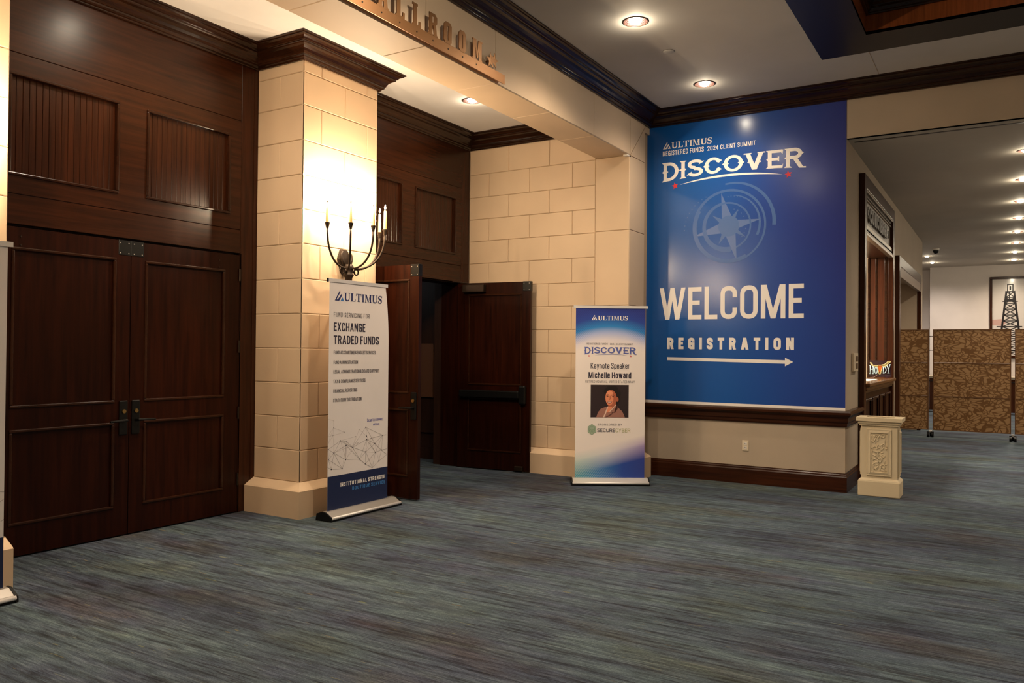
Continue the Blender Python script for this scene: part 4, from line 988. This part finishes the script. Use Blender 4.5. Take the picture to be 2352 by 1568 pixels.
P1.put('emblem', fit(ea, 5.222-X1, 5.337-X1, 1.918, 2.012, 1), print_navy); P1.put('emblem_accent', fit(eb, 5.222-X1, 5.337-X1, 1.918, 2.012, 1), print_sky)
b1('FUND SERVICING FOR', 5.214-X1, 5.680-X1, 1.776, 1.816, print_grey, t=.12, sp=.20, space=.32)
b1('EXCHANGE', 5.215-X1, 5.622-X1, 1.650, 1.726, print_dark, t=.15, sp=.11)
b1('TRADED FUNDS', 5.216-X1, 5.812-X1, 1.535, 1.611, print_dark, t=.15, sp=.11, space=.24)
for s_, xa, z in (('FUND ACCOUNTING & BASKET SERVICES', 5.772, 1.446), ('FUND ADMINISTRATION', 5.527, 1.359), ('LEGAL ADMINISTRATION & BOARD SUPPORT', 5.822, 1.276), ('TAX & COMPLIANCE SERVICES', 5.630, 1.191), ('FINANCIAL REPORTING', 5.520, 1.107), ('STATUTORY DISTRIBUTION', 5.580, 1.024)):
    b1(s_, 5.217-X1, xa-X1, z, z+.031, print_grey, t=.15, sp=.12, space=.22)
b1('Scan to connect', 5.659-X1, 5.885-X1, .822, .850, print_violet, t=.13, sp=.11, space=.2); b1('with us', 5.744-X1, 5.830-X1, .780, .804, print_violet, t=.13, sp=.11, space=.2)
# network of nodes and lines
N_ = [(5.313, .678), (5.396, .662), (5.385, .632), (5.471, .604), (5.163, .616), (5.233, .578), (5.166, .528), (5.382, .504), (5.565, .488), (5.203, .437), (5.339, .428), (5.642, .772), (5.656, .658), (5.656, .690), (5.771, .611), (5.882, .679), (5.779, .529), (5.865, .541), (5.642, .435), (5.829, .442), (5.646, .547), (5.509, .699), (5.554, .759), (5.367, .750), (5.219, .732), (5.224, .800), (5.228, .861), (5.716, .665), (5.539, .637)]
N_ = [(a-X1, b_) for a, b_ in N_]; N_ += [(.0, .59), (.0, .46), (5.93-X1, .68), (5.945-X1, .545), (5.945-X1, .49), (5.74-X1, .39), (.0, .88), (.0, .73), (.0, .66), (5.19-X1, .60)]
E_ = [(0, 1), (0, 5), (0, 4), (1, 3), (2, 5), (2, 3), (2, 7), (2, 8), (0, 3), (4, 5), (4, 6), (5, 6), (5, 7), (5, 10), (5, 9), (6, 9), (6, 10), (9, 10), (9, 30), (7, 8), (7, 10), (3, 8), (3, 12), (3, 11), (3, 20), (8, 20), (8, 18), (20, 18), (12, 20), (12, 14), (12, 15), (12, 16), (11, 15), (11, 14), (14, 17), (14, 20), (14, 15), (15, 16), (16, 17), (16, 20), (16, 18), (16, 34), (18, 34), (17, 15), (17, 19), (17, 32), (17, 33), (15, 31), (19, 33), (8, 12), (20, 34), (19, 34)]
F_ = [(26, 35), (25, 26), (25, 24), (25, 23), (24, 23), (24, 37), (25, 36), (24, 36), (25, 37), (21, 0), (21, 3), (22, 13), (22, 3), (11, 13), (28, 5), (28, 7), (2, 10), (27, 20), (27, 15), (0, 7), (3, 7), (12, 18), (13, 16), (5, 24), (38, 6), (1, 7), (14, 19)]
P1.put('network_lines', line_polys([(N_[a], N_[b_]) for a, b_ in F_], .0016), print_line2, .0007)
P1.put('network_lines', line_polys([(N_[a], N_[b_]) for a, b_ in E_], .0022), print_line, .0008)
dd = []
for i in range(21): dd += disc_poly(N_[i][0], N_[i][1], .0058, 10)
P1.put('network_dots', dd, print_dark, .0012)
dd = []
for i in range(21, 29): dd += disc_poly(N_[i][0], N_[i][1], .0042, 8)
P1.put('network_dots', dd, print_line, .0012)
P1.put('navy_band', [rect(0.0, .797, .055, .376)], fabric_n, .0009)
b1('INSTITUTIONAL STRENGTH', 5.311-X1, 5.920-X1, .270, .306, print_white, t=.18, sp=.16, space=.26, lift=.0018); b1('BOUTIQUE SERVICE', 5.470-X1, 5.920-X1, .220, .252, print_sky, t=.18, sp=.16, space=.26, lift=.0018)

# banner at the left picture edge
p0 = pullup('pull_up_banner', 'white pull-up banner with navy foot cut by the left picture edge', (1.690, 5.0, 0), 0, .797, 2.082, fabric_w, -.042, .835)
P0 = Plane(p0, (0, -.0006, 0), (1, 0, 0), (0, -1, 0))
P0.put('navy_band', [rect(0, .797, .055, .376)], fabric_n, .0009)
P0.put('network_lines', line_polys([((.74, .56), (.797, .60)), ((.70, .66), (.797, .64)), ((.75, .45), (.797, .48)), ((.6, .5), (.74, .56)), ((.74, .56), (.75, .45))], .0022), print_line, .0008)
place(P0, 'lettering', 'FUND SERVICES', .06, .56, 1.6, 1.65, print_dark, .14)

# keynote banner
K = 1.0155
p2 = pullup('pull_up_banner', 'blue and white keynote speaker pull-up banner beside the big blue wall banner', (8.071, 4.095, 0), math.radians(-57.5), .782, 1.5+.468*K, keynote_print, -.040, .828, zbot=.058)
P2 = Plane(p2, (0, -.0006, 0), (1, 0, 0), (0, -1, 0))
zk = lambda z: 1.5+(z-1.5)*K
def k2(txt, x0, x1, z0, z1, mat, **k): place(P2, 'printed_word', txt, x0*K, x1*K, zk(z0), zk(z1), mat, **k)
p, w = serif_word('ULTIMUS'); P2.put('lettering', fit(p, .245*K, .573*K, zk(1.833), zk(1.881), w), print_white); P2.put('emblem', fit(ea+eb, .173*K, .236*K, zk(1.833), zk(1.891), 1), print_white)
k2('REGISTERED FUNDS', .122, .354, 1.563, 1.582, print_grey, t=.12, sp=.2); k2('2024 CLIENT SUMMIT', .378, .633, 1.562, 1.580, print_grey, t=.12, sp=.2)
P2.put('lettering', fit(disc_word(), .094*K, .668*K, zk(1.470), zk(1.537), 1), print_steel)
P2.put('swoosh', swoosh(.215*K, .567*K, zk(1.446), .013, .006), print_steel, .001)
for x in (.148, .610): P2.put('star', star_poly(x*K, zk(1.438), .013, .4), print_red)
k2('Keynote Speaker', .168, .596, 1.300, 1.362, print_dark, t=.115, sp=.10, space=.22); k2('Michelle Howard', .144, .616, 1.194, 1.261, print_dark, t=.165, sp=.10, space=.22)
k2('RETIRED ADMIRAL, UNITED STATES NAVY', .111, .656, 1.142, 1.169, print_grey, t=.11, sp=.20, space=.30)
k2('SPONSORED BY', .250, .519, .672, .694, print_grey, t=.13, sp=.36, space=.5, wide=1.5)
k2('SECURE', .245, .442, .600, .641, print_dark, t=.13, sp=.12, wide=1.35); k2('CYBER', .447, .611, .599, .641, print_olive, t=.12, sp=.12, wide=1.35)
hx = []; hcx, hcz = .186*K, zk(.628)
def hexa(r, sx=1): return [Vector((hcx+r*sx*math.sin(math.radians(60*i)), hcz+r*1.12*math.cos(math.radians(60*i)))) for i in range(6)]
P2.put('hexagon_mark', [hexa(.052)], print_green, .001)
P2.put('hexagon_mark', ribbon(hexa(.052), .004, True)+ribbon(hexa(.036), .003, True)+ribbon([Vector((hcx-.035, hcz+.012)), Vector((hcx, hcz-.012)), Vector((hcx+.035, hcz+.012))], .004, cap=False)+ribbon([Vector((hcx-.035, hcz-.004)), Vector((hcx, hcz-.028)), Vector((hcx+.035, hcz-.004))], .004, cap=False), base_mat('print_sage_dark', (.20, .30, .20), .5)[0], .0014)
# printed portrait photograph
X0, X1_, Z0, Z1 = .170*K, .590*K, zk(.761), zk(1.121)
def ph(px, py): return Vector((X0+(px-187)/(1177-187)*(X1_-X0), Z1-(py-150)/(1003-150)*(Z1-Z0)))
def C_(name, col): return base_mat(name, s2l(col)[:3], .5)[0]
P2.put('portrait_background', [rect(X0, X1_, Z0, Z1)], C_('photo_backdrop', (46, 33, 36)), .0010)
def ps(pts): return [[ph(*q) for q in pts]]
def blob(cx_, cy_, rx, ry, n=24, a=0): return [[ph(cx_+rx*math.cos(2*math.pi*i/n)*math.cos(a)-ry*math.sin(2*math.pi*i/n)*math.sin(a), cy_+rx*math.cos(2*math.pi*i/n)*math.sin(a)+ry*math.sin(2*math.pi*i/n)*math.cos(a)) for i in range(n)]]
hair = C_('photo_hair', (30, 20, 20)); skin = C_('photo_skin', (232, 146, 108)); skin_d = C_('photo_skin_shade', (178, 98, 70)); jk = C_('photo_jacket', (160, 112, 98)); jk2 = C_('photo_jacket_fold', (92, 56, 50)); wh = C_('photo_blouse', (226, 196, 178)); dk = C_('photo_dark', (52, 24, 20)); lp_ = C_('photo_lips', (150, 52, 44)); hl = C_('photo_light_skin', (238, 156, 118))
P2.put('portrait_hair', blob(735, 410, 185, 230)+blob(850, 520, 90, 150), hair, .0012); P2.put('portrait_hair', blob(600, 330, 70, 90)+blob(680, 250, 90, 70)+blob(800, 260, 100, 80)+blob(900, 380, 70, 110)+blob(905, 520, 50, 90), hair, .0013)
P2.put('portrait_jacket', ps([(335, 998), (380, 870), (450, 780), (560, 735), (640, 712), (850, 650), (905, 745), (1000, 830), (1060, 930), (1080, 1000)]), jk, .0013)
P2.put('portrait_neck', ps([(640, 640), (850, 600), (850, 680), (700, 830), (600, 900), (640, 760)]), skin_d, .0014)
P2.put('portrait_neck', ps([(640, 720), (760, 720), (690, 850), (600, 880)]), skin, .0015)
P2.put('portrait_blouse', ps([(625, 720), (650, 715), (590, 900), (545, 998), (515, 998)])+ps([(850, 655), (862, 668), (690, 862), (672, 850)]), wh, .0016)
P2.put('portrait_lapel', ps([(862, 668), (900, 745), (800, 870), (740, 860), (735, 900), (560, 1000), (640, 985), (745, 925), (760, 880), (830, 880), (895, 770)]), jk2, .0017)
P2.put('portrait_face', blob(718, 495, 148, 212, 28, -.04)+blob(880, 530, 36, 60), skin_d, .0018)
P2.put('portrait_face', blob(676, 492, 104, 196, 28, -.03), skin, .0021); P2.put('portrait_face', blob(690, 360, 70, 50), hl, .0025)
P2.put('portrait_eyes', blob(625, 447, 26, 11)+blob(768, 460, 28, 12)+ps([(585, 425), (640, 402), (665, 415), (640, 416), (590, 432)])+ps([(722, 418), (780, 408), (820, 438), (780, 424), (724, 430)]), dk, .0027)
P2.put('portrait_nose', ps([(683, 440), (700, 440), (704, 530), (662, 546), (664, 536), (684, 520)]), skin_d, .0027)
P2.put('portrait_mouth', ps([(606, 588), (660, 582), (752, 584), (724, 632), (668, 642), (632, 626)]), lp_, .0027); P2.put('portrait_teeth', ps([(622, 592), (740, 590), (712, 612), (664, 616), (636, 608)]), wh, .0030)

# ------------------------------------------------------------------ service window frame, counter, sign
def cased_frame(name, label, x0, x1, ztop, jw, head):
    t = thing(name, label, 'window frame', kind='structure')
    y0, y1 = 1.385, 1.449
    bev(MB().box(x0, x0+jw, y0, y1, 0, ztop).build('jamb', wood_v, t), .006, 2); bev(MB().box(x1-jw, x1, y0, y1, 0, ztop).build('jamb', wood_v, t), .006, 2)
    bev(MB().box(x0+jw, x1-jw, y0, y1, ztop-head, ztop).build('head', wood_h, t), .006, 2)
    return t
f1 = cased_frame('window_1', 'tall mahogany cased service window with a lettered header panel', 10.13, 13.10, 3.60, .15, .16)
gray_panel = base_mat('taupe_sign_panel', (.20, .165, .125), .4)[0]; strip_m = base_mat('pale_bronze_strip', (.36, .30, .23), .3, .5)[0]
MB().box(10.28, 12.95, 1.43, 1.449, 3.0, 3.42).build('sign_panel', gray_panel, f1)
for z0, z1, yy, mm in ((3.415, 3.44, 1.392, strip_m), (3.37, 3.395, 1.405, wood_crown), (3.335, 3.348, 1.41, strip_m), (2.985, 3.035, 1.405, strip_m), (2.955, 2.978, 1.40, wood_crown), (2.94, 2.952, 1.395, strip_m), (2.895, 2.93, 1.388, strip_m)):
    bev(MB().box(10.281, 12.949, yy, 1.449, z0, z1).build('header_strip', mm, f1), .003, 1)
MB().box(10.281, 12.949, 1.40, 1.449, 2.90, 2.985).build('header_core', wood_h, f1)
p, w = word('CONCIERGE', .22, .10, .2)
sgp = Plane(f1, (10.28, 1.425, 0), (1, 0, 0), (0, -1, 0)); 
def solid(name, polys, mat, parent, ox, oy, th):
    mb = MB()
    for iq, q in enumerate(polys):
        n = len(q); mb.add([(ox+v.x, oy-iq*2.3e-5, v.y) for v in q]+[(ox+v.x, oy+th+iq*2.3e-5, v.y) for v in q], [tuple(range(n)), tuple(reversed(range(n, 2*n)))]+[(i, (i+1) % n, n+(i+1) % n, n+i) for i in range(n)])
    return mb.build(name, mat, parent)
solid('lettering', fit(p, .42, 2.12, 3.10, 3.28, w), bronze, f1, 10.28, 1.405, .006)
solid('star', star_poly(.26, 3.20, .07)+star_poly(2.30, 3.18, .06), bronze, f1, 10.28, 1.405, .006)
# deep reveal of the window
rv = MB(); rv.box(WIN[1], WIN[1]+.02, 1.45, 1.70, WIN[2], WIN[3]); bev(rv.build('reveal', wood_reveal, f1), .002, 1)
rv = MB(); rv.box(WIN[1]-.012, WIN[1]+.02, 1.465, 1.50, WIN[2], WIN[3]); rv.box(WIN[1]-.012, WIN[1]+.02, 1.60, 1.625, WIN[2], WIN[3]); rv.box(WIN[1]-.02, WIN[1]+.02, 1.70, 1.73, WIN[2], WIN[3]); bev(rv.build('reveal_bead', wood_crown, f1), .004, 2)
MB().box(WIN[0], WIN[1]+.02, 1.45, 1.72, WIN[3], WIN[3]+.02).build('reveal', wood_reveal, f1); MB().box(WIN[0]-.02, WIN[0], 1.45, 1.72, WIN[2], WIN[3]).build('reveal', wood_reveal, f1)
# wooden front under the counter
MB().box(10.281, 12.949, 1.42, 1.449, 0, 1.02).build('apron', wood_door, f1)
for k in range(4):
    rg = MB(); a = 10.36+k*.65; rect_ring(rg, a, a+.55, .22, .94, .03, 1.40, 1.42); bev(rg.build('apron_molding', wood_door, f1), .006, 1)
ct = thing('service_counter', 'polished wooden counter ledge of the service window', 'counter', (10.285, 1.36, 1.02))
bev(MB().box(0, 2.66, -.02, .36, .075, .12).build('top', wood_counter, ct), .012, 3); bev(MB().box(0, 2.66, .01, .08, .03, .075).build('edge_molding', wood_counter, ct), .008, 2); bev(MB().box(0, 2.66, .03, .08, .0, .03).build('bed_molding', wood_crown, ct), .006, 2)
pa = thing('paper_sheet', 'white paper sheets lying on the service counter', 'paper', (11.0, 1.52, 1.1405)); MB().box(0, .9, -.06, .12, 0, .003).build('stack', paper, pa)
# HOWDY neon sign
hz = thing('neon_sign', 'HOWDY neon-look sign with yellow and orange longhorn head on the counter', 'sign', (12.45, 1.635, 1.142), -math.pi/2)
# local x runs to world -Y (width .285), faces local -y = world -X
MB().box(.0, .285, .004, .010, .018, .25).build('backing', base_mat('smoked_acrylic', (.035, .015, .025), .12)[0], hz)
for x in (.05, .235): bev(MB().box(x-.015, x+.015, -.02, .05, 0, .02).build('foot', base_mat('acrylic_foot', (.05, .02, .03), .15)[0], hz), .003, 1)
HP = Plane(hz, (0, .003, 0), (1, 0, 0), (0, -1, 0))
neon_b = base_mat('neon_pale_blue', (.5, .66, .68), .3, emit=(.50, .68, .70), es=.26)[0]; neon_y = base_mat('neon_yellow', (.8, .66, .25), .3, emit=(.95, .78, .35), es=.34)[0]; horn = base_mat('horn_cream', (.45, .38, .18), .4, emit=(.5, .42, .2), es=.18)[0]; org = base_mat('neon_orange', (.55, .13, .02), .3, emit=(.6, .12, .01), es=.22)[0]
def neon(name, pts, r, m, closed=False):
    if closed: pts = pts+[pts[0]]
    MB().tube([(a, -.004, b_) for a, b_ in pts], r, 8).build(name, m, hz, True)
def serif_h(x0, z0, z1): neon('letter_tube', [(x0, z0), (x0, z1)], .0068, neon_b); neon('serif_tube', [(x0-.012, z0), (x0+.012, z0)], .005, neon_b); neon('serif_tube', [(x0-.012, z1), (x0+.012, z1)], .005, neon_b)
serif_h(.012, .062, .175); serif_h(.052, .062, .165); neon('letter_tube', [(.012, .125), (.052, .122)], .006, neon_b)
neon('letter_tube', [(.088+.017*math.cos(a), .110+.046*math.sin(a)) for a in [2*math.pi*k/18 for k in range(18)]], .0062, neon_b, True)
neon('letter_tube', [(.182, .072), (.182, .158)], .0065, neon_b); neon('letter_tube', [(.176, .160), (.200, .158), (.216, .135), (.218, .110), (.210, .085), (.198, .074), (.176, .071)], .006, neon_b)
neon('letter_tube', [(.232, .172), (.248, .125), (.248, .075)], .006, neon_b); neon('letter_tube', [(.266, .192), (.250, .125)], .006, neon_b); neon('serif_tube', [(.236, .074), (.262, .074)], .005, neon_b); neon('serif_tube', [(.222, .174), (.242, .176)], .005, neon_b); neon('serif_tube', [(.256, .194), (.277, .192)], .005, neon_b)
HO = [(.006, .214), (.016, .222), (.030, .212), (.045, .185), (.062, .178), (.105, .176), (.120, .184), (.152, .184), (.165, .190), (.196, .196), (.218, .215), (.238, .236), (.262, .242), (.276, .232), (.262, .222), (.246, .210), (.225, .182), (.200, .165), (.168, .160), (.160, .130), (.152, .098), (.150, .072), (.143, .060), (.129, .060), (.122, .072), (.120, .098), (.112, .128), (.106, .158), (.075, .156), (.045, .164), (.028, .188), (.016, .208)]
HP.put('horn_face', [[Vector(q) for q in HO[0:7]+HO[27:]]]+[[Vector(q) for q in HO[6:20]]], horn, .0015)
HP.put('head_face', [[Vector(q) for q in ((.112, .178), (.160, .178), (.160, .150), (.150, .110), (.143, .085), (.136, .08), (.129, .085), (.121, .110), (.112, .150))]], org, .0028)
neon('outline_tube', HO, .0035, neon_y, True)
cb = thing('power_cord', 'thin cord trailing from the neon sign over the counter', 'cord', (12.3, 1.6, 1.143)); MB().tube([(.1, -.08, .05), (.0, -.04, .012), (-.2, 0, .004), (-.6, .02, .003), (-1.1, .0, .003)], .004, 6).build('cable', base_mat('cord_tan', (.3, .2, .14), .5)[0], cb)

f2 = cased_frame('window_2', 'mahogany cased passage opening farther along the corridor wall', 13.79, 17.70, 3.02, .16, .16)
MB().box(13.951, 17.54, 1.39, 1.449, 2.70, 2.855).build('inner_header', base_mat('grey_header', (.20, .15, .12), .4)[0], f2)

# wall plates
sw = thing('wall_control', 'ivory wall control plate with two dark buttons beside the blue banner', 'switch', (9.62, 1.449, 1.29)); bev(MB().box(0, .30, -.028, 0, 0, .205).build('plate', plate_w, sw), .006, 2)
for z in (.03, .11): bev(MB().box(.13, .25, -.033, -.028, z, z+.062).build('button', base_mat('button_brown', (.12, .08, .045), .4)[0], sw), .004, 1)
ou = thing('wall_outlet', 'ivory electrical outlet low on the wall under the blue banner', 'outlet', (XW, 2.55, .371), -math.pi/2); bev(MB().box(0, .075, -.007, 0, 0, .118).build('plate', plate_w, ou), .004, 2)
for z in (.022, .066):
    s_ = MB().box(.02, .055, -.010, -.006, z, z+.03).build('socket', white_trim, ou); MB().box(.029, .033, -.0106, -.0098, z+.01, z+.022).build('slot', black_m, s_); MB().box(.042, .046, -.0106, -.0098, z+.01, z+.022).build('slot', black_m, s_)
sc_ = thing('sprinkler_cover', 'small round cover plate between the two main ceiling downlights', 'ceiling fitting', (7.332, 2.749, ZM)); MB().lathe([(.055, 0), (.055, -.004), (.048, -.008), (0, -.009)], n=28).build('cap', ceil_m, sc_, True)
MB().lathe([(.057, 0), (.057, -.002), (.054, -.002)], n=28).build('gap_ring', bronze, sc_)
cm = thing('security_camera', 'tiny dark dome security camera on the corridor ceiling', 'camera', (19.9, 1.28, ZC)); MB().lathe([(.0, -.0), (.07, -.001), (.07, -.04), (.0, -.04)], n=20).build('mount', white_trim, cm); MB().lathe([(.06, -.04), (.058, -.075), (.04, -.105), (.0, -.118)], n=20).build('dome', black_m, cm, True)

# ------------------------------------------------------------------ stone litter bin
bn = thing('stone_bin', 'cast stone litter bin with carved floral panels by the wall corner', 'litter bin', (9.15, 1.312, 0), math.radians(-90))
# local x along -Y world (width), local y to +X (depth); front faces local -y
w, d = .405, .30
bev(MB().box(0, w, 0, d, 0, .165).build('plinth', bin_m, bn), .012, 3)
mb = MB(); mb.add([(.005, .005, .165), (w-.005, .005, .165), (w-.005, d-.005, .165), (.005, d-.005, .165), (.028, .028, .19), (w-.028, .028, .19), (w-.028, d-.028, .19), (.028, d-.028, .19)], [(0, 1, 5, 4), (1, 2, 6, 5), (2, 3, 7, 6), (3, 0, 4, 7)]); mb.build('plinth_slope', bin_m, bn)
bev(MB().box(.028, w-.028, .028, d-.028, .165, .75).build('body', bin_m, bn), .006, 2)
for z0, z1, o_ in ((.735, .755, .012), (.755, .785, -.0), (.785, .822, -.018)):
    mb = MB()
    if z1 > .8:
        a, b_, c, e = o_, w-o_, o_, d-o_; sx, sy = .070, .085
        mb.box(a, b_, c, sy, z0, z1); mb.box(a, b_, d-sy, e, z0, z1); mb.box(a, sx, sy, d-sy, z0, z1); mb.box(w-sx, b_, sy, d-sy, z0, z1)
        mb.build('rim', bin_m, bn); MB().box(sx, w-sx, sy, d-sy, .786, .79).build('slot', bin_in, bn)
    else: bev(mb.box(o_, w-o_, o_, d-o_, z0, z1).build('cornice', bin_m, bn), .006, 2)
def carved(x0, x1, y0, flip=None):
    """raised panel with floral relief; built in a local x-z frame, front at -y"""
    e = link('carved_panel', None, bn)
    fr_ = MB(); rect_ring(fr_, x0, x1, .215, .705, .016, y0-.014, y0+.002); f_ = bev(fr_.build('outer_bead', bin_m, e), .005, 2)
    fr_ = MB(); ix0_, ix1_, iz0, iz1 = x0+.036, x1-.036, .255, .665
    v = [(x0+.014, y0-.012, .229), (x1-.014, y0-.012, .229), (x1-.014, y0-.012, .691), (x0+.014, y0-.012, .691), (ix0_, y0-.022, iz0), (ix1_, y0-.022, iz0), (ix1_, y0-.022, iz1), (ix0_, y0-.022, iz1), (ix0_+.002, y0-.010, iz0+.002), (ix1_-.002, y0-.010, iz0+.002), (ix1_-.002, y0-.010, iz1-.002), (ix0_+.002, y0-.010, iz1-.002)]
    fr_.add(v, [(0, 1, 5, 4), (1, 2, 6, 5), (2, 3, 7, 6), (3, 0, 4, 7), (4, 5, 9, 8), (5, 6, 10, 9), (6, 7, 11, 10), (7, 4, 8, 11), (8, 9, 10, 11)]); fr_.build('panel_field', bin_m, e)
    rel = MB(); cx_ = (ix0_+ix1_)/2; W_ = ix1_-ix0_; yy = y0-.012
    def leafm(ax, az, ang, L_, wd):
        pts, rs = [], []
        for k in range(9):
            s = k/8; a = ang+s*.9; pts.append((cx_+W_*ax+L_*s*math.cos(ang+s*.45), yy, az+L_*s*math.sin(ang+s*.45))); rs.append(max(.0012, wd*math.sin(math.pi*min(1, s*.92+.06))))
        rel.tube(pts, rs, 6)
    def spiral(ax, az, r, a0, turns, wd, sgn=1):
        pts, rs = [], []
        for k in range(22):
            s = k/21; a = a0+sgn*turns*2*math.pi*s; rr = r*(1-.8*s); pts.append((cx_+W_*ax+rr*math.cos(a), yy, az+rr*math.sin(a))); rs.append(wd*(1-.5*s))
        rel.tube(pts, rs, 6)
    spiral(-.12, .60, .050, .3, 1.1, .006); spiral(.22, .635, .030, 2, 1, .005, -1); spiral(-.2, .50, .038, -1, 1.1, .006, -1); spiral(.15, .43, .045, 2.4, .9, .006)
    spiral(-.15, .32, .042, 1, 1.2, .006); spiral(.26, .31, .036, -1.8, 1.1, .006, -1); spiral(.3, .52, .026, 0, 1, .005)
    for ax, az, ang, L_, wd in ((-.4, .56, .6, .09, .008), (-.35, .47, -.4, .10, .009), (.0, .53, .2, .08, .008), (.1, .48, .6, .08, .008), (-.1, .41, 2.2, .07, .008), (-.1, .40, 1.2, .06, .008), (-.1, .40, 3.2, .06, .008), (-.1, .39, .2, .06, .008), (-.1, .39, -1.2, .06, .008),
                                (.2, .37, 1.6, .08, .009), (.3, .40, 2.0, .09, .008), (-.35, .28, .3, .10, .008), (.0, .27, .8, .08, .008), (.1, .65, -2.4, .08, .008), (-.4, .64, -.8, .07, .007), (.35, .60, -1.9, .09, .008), (.4, .27, 1.9, .09, .008), (-.05, .34, .5, .07, .007)): leafm(ax, az, ang, L_*.8, wd*.8)
    rnd = random.Random(5)
    for az in (.275, .30, .345, .38, .415, .455, .49, .525, .56, .59, .62, .645):
        for ax in (-.38, -.05, .30): leafm(ax+rnd.uniform(-.06, .06), az+rnd.uniform(-.012, .012), rnd.uniform(0, 6.28), .036, .0048)
    q = rel.build('floral_relief', bin_m, e, True)
    return e
carved(.085, w-.085, .028)
s1 = carved(.065, d-.065, .0); s1.location = (w-.028, 0, 0); s1.rotation_euler = (0, 0, math.pi/2)
s2 = carved(.065, d-.065, .0); s2.location = (.028, d, 0); s2.rotation_euler = (0, 0, -math.pi/2)

# ------------------------------------------------------------------ folding screens in the corridor
sc = thing('folding_screen', 'brown openwork folding screen on casters standing across the corridor', 'screen', (16.3, 0, 0))
def screen_panel(y0, y1, rot=0):
    e = link('screen_panel', None, sc)
    MB().box(-.012, .012, y0, y0+.018, .125, 1.93).build('stile', screen_frame, e); MB().box(-.012, .012, y1-.018, y1, .125, 1.93).build('stile', screen_frame, e)
    for z in (.125, .722, 1.322, 1.916): MB().box(-.011, .011, y0+.018, y1-.018, z, z+.014).build('rail', screen_frame, e)
    for k in range(3):
        z = .139+k*.60; MB().box(-.006, .006, y0+.018, y1-.018, z, z+(.583 if k < 2 else .577)).build('patterned_sheet', lattice, e)
    return e
screen_panel(1.155, 2.30); screen_panel(-.108, 1.090); screen_panel(-1.36, -.162)
for y in (1.122, -.135):
    ft = link('caster_foot', None, sc)
    MB().box(-.05, .05, y-.022, y+.022, .09, .115).build('foot_bar', alu, ft)
    for dx, dy in ((-.06, -.035), (-.06, .035), (.10, 0)):
        MB().tube([(dx, y+dy-.018, .045), (dx, y+dy+.018, .045)], .045, 14).build('wheel', black_m, ft); MB().box(dx-.015, dx+.015, y+dy-.02, y+dy+.02, .06, .10).build('fork', black_m, ft)
    for z in (.45, 1.0, 1.55, 1.8): MB().box(-.006, .006, y-.033, y+.033, z, z+.012).build('hinge', black_m, sc)

# ------------------------------------------------------------------ framed derrick photograph
pf = thing('framed_picture', 'large framed photograph of an oil derrick on the far wall', 'picture', (24.295, .32, 0), -math.pi/2)
# local x = .32 - Y
wd, z0, z1 = 1.55, 1.40, 3.49
mb = MB(); 
for a, b_, c, e in ((0, wd, z1-.06, z1), (0, wd, z0, z0+.06), (0, .06, z0+.06, z1-.06), (wd-.06, wd, z0+.06, z1-.06)): mb.box(a, b_, -.05, 0, c, e)
bev(mb.build('frame', wood_v, pf), .006, 1)
MB().box(.06, wd-.06, -.018, 0, z0+.06, z1-.06).build('print', base_mat('derrick_print_sky', (.62, .58, .54), .08)[0], pf)
DP = Plane(pf, (0, -.019, 0), (1, 0, 0), (0, -1, 0)); dc = .455; ink = base_mat('derrick_ink', (.012, .010, .012), .3)[0]; ink2 = base_mat('derrick_cloud', (.50, .32, .28), .3)[0]
segs = []; ht = 3.10; hb = 1.5
def hw(z): return .085+(3.10-z)*.105
for s_ in (-1, 1): segs.append(((dc+s_*hw(ht), ht), (dc+s_*hw(hb), hb)))
z = ht; k = 0
th_ = []
while z > hb+.1:
    zn = z-.15; th_.append(((dc-hw(z), z), (dc+hw(z), z))); th_.append(((dc-hw(z), z), (dc+hw(zn), zn))); th_.append(((dc+hw(z), z), (dc-hw(zn), zn))); z = zn
DP.put('cloud', blob_ if False else [[Vector((.06, 2.38)), Vector((.28, 2.40)), Vector((.36, 2.30)), Vector((.30, 2.22)), Vector((.06, 2.24))]], ink2, .0005)
DP.put('derrick_frame', line_polys(segs, .045), ink, .001); DP.put('derrick_braces', line_polys(th_, .022), ink, .001)
DP.put('derrick_crown', [rect(dc-.11, dc+.11, 3.08, 3.12), rect(dc-.07, dc-.045, 3.12, 3.30), rect(dc+.045, dc+.07, 3.12, 3.30), rect(dc-.07, dc+.07, 3.27, 3.30), rect(dc-.02, dc+.02, 3.14, 3.24), rect(dc-.17, dc+.17, 2.84, 2.86), rect(dc-.30, dc+.26, 2.19, 2.215), rect(dc-.09, dc+.09, 2.86, 2.92), rect(dc-.03, dc-.005, 2.86, 3.08)], ink, .0012)
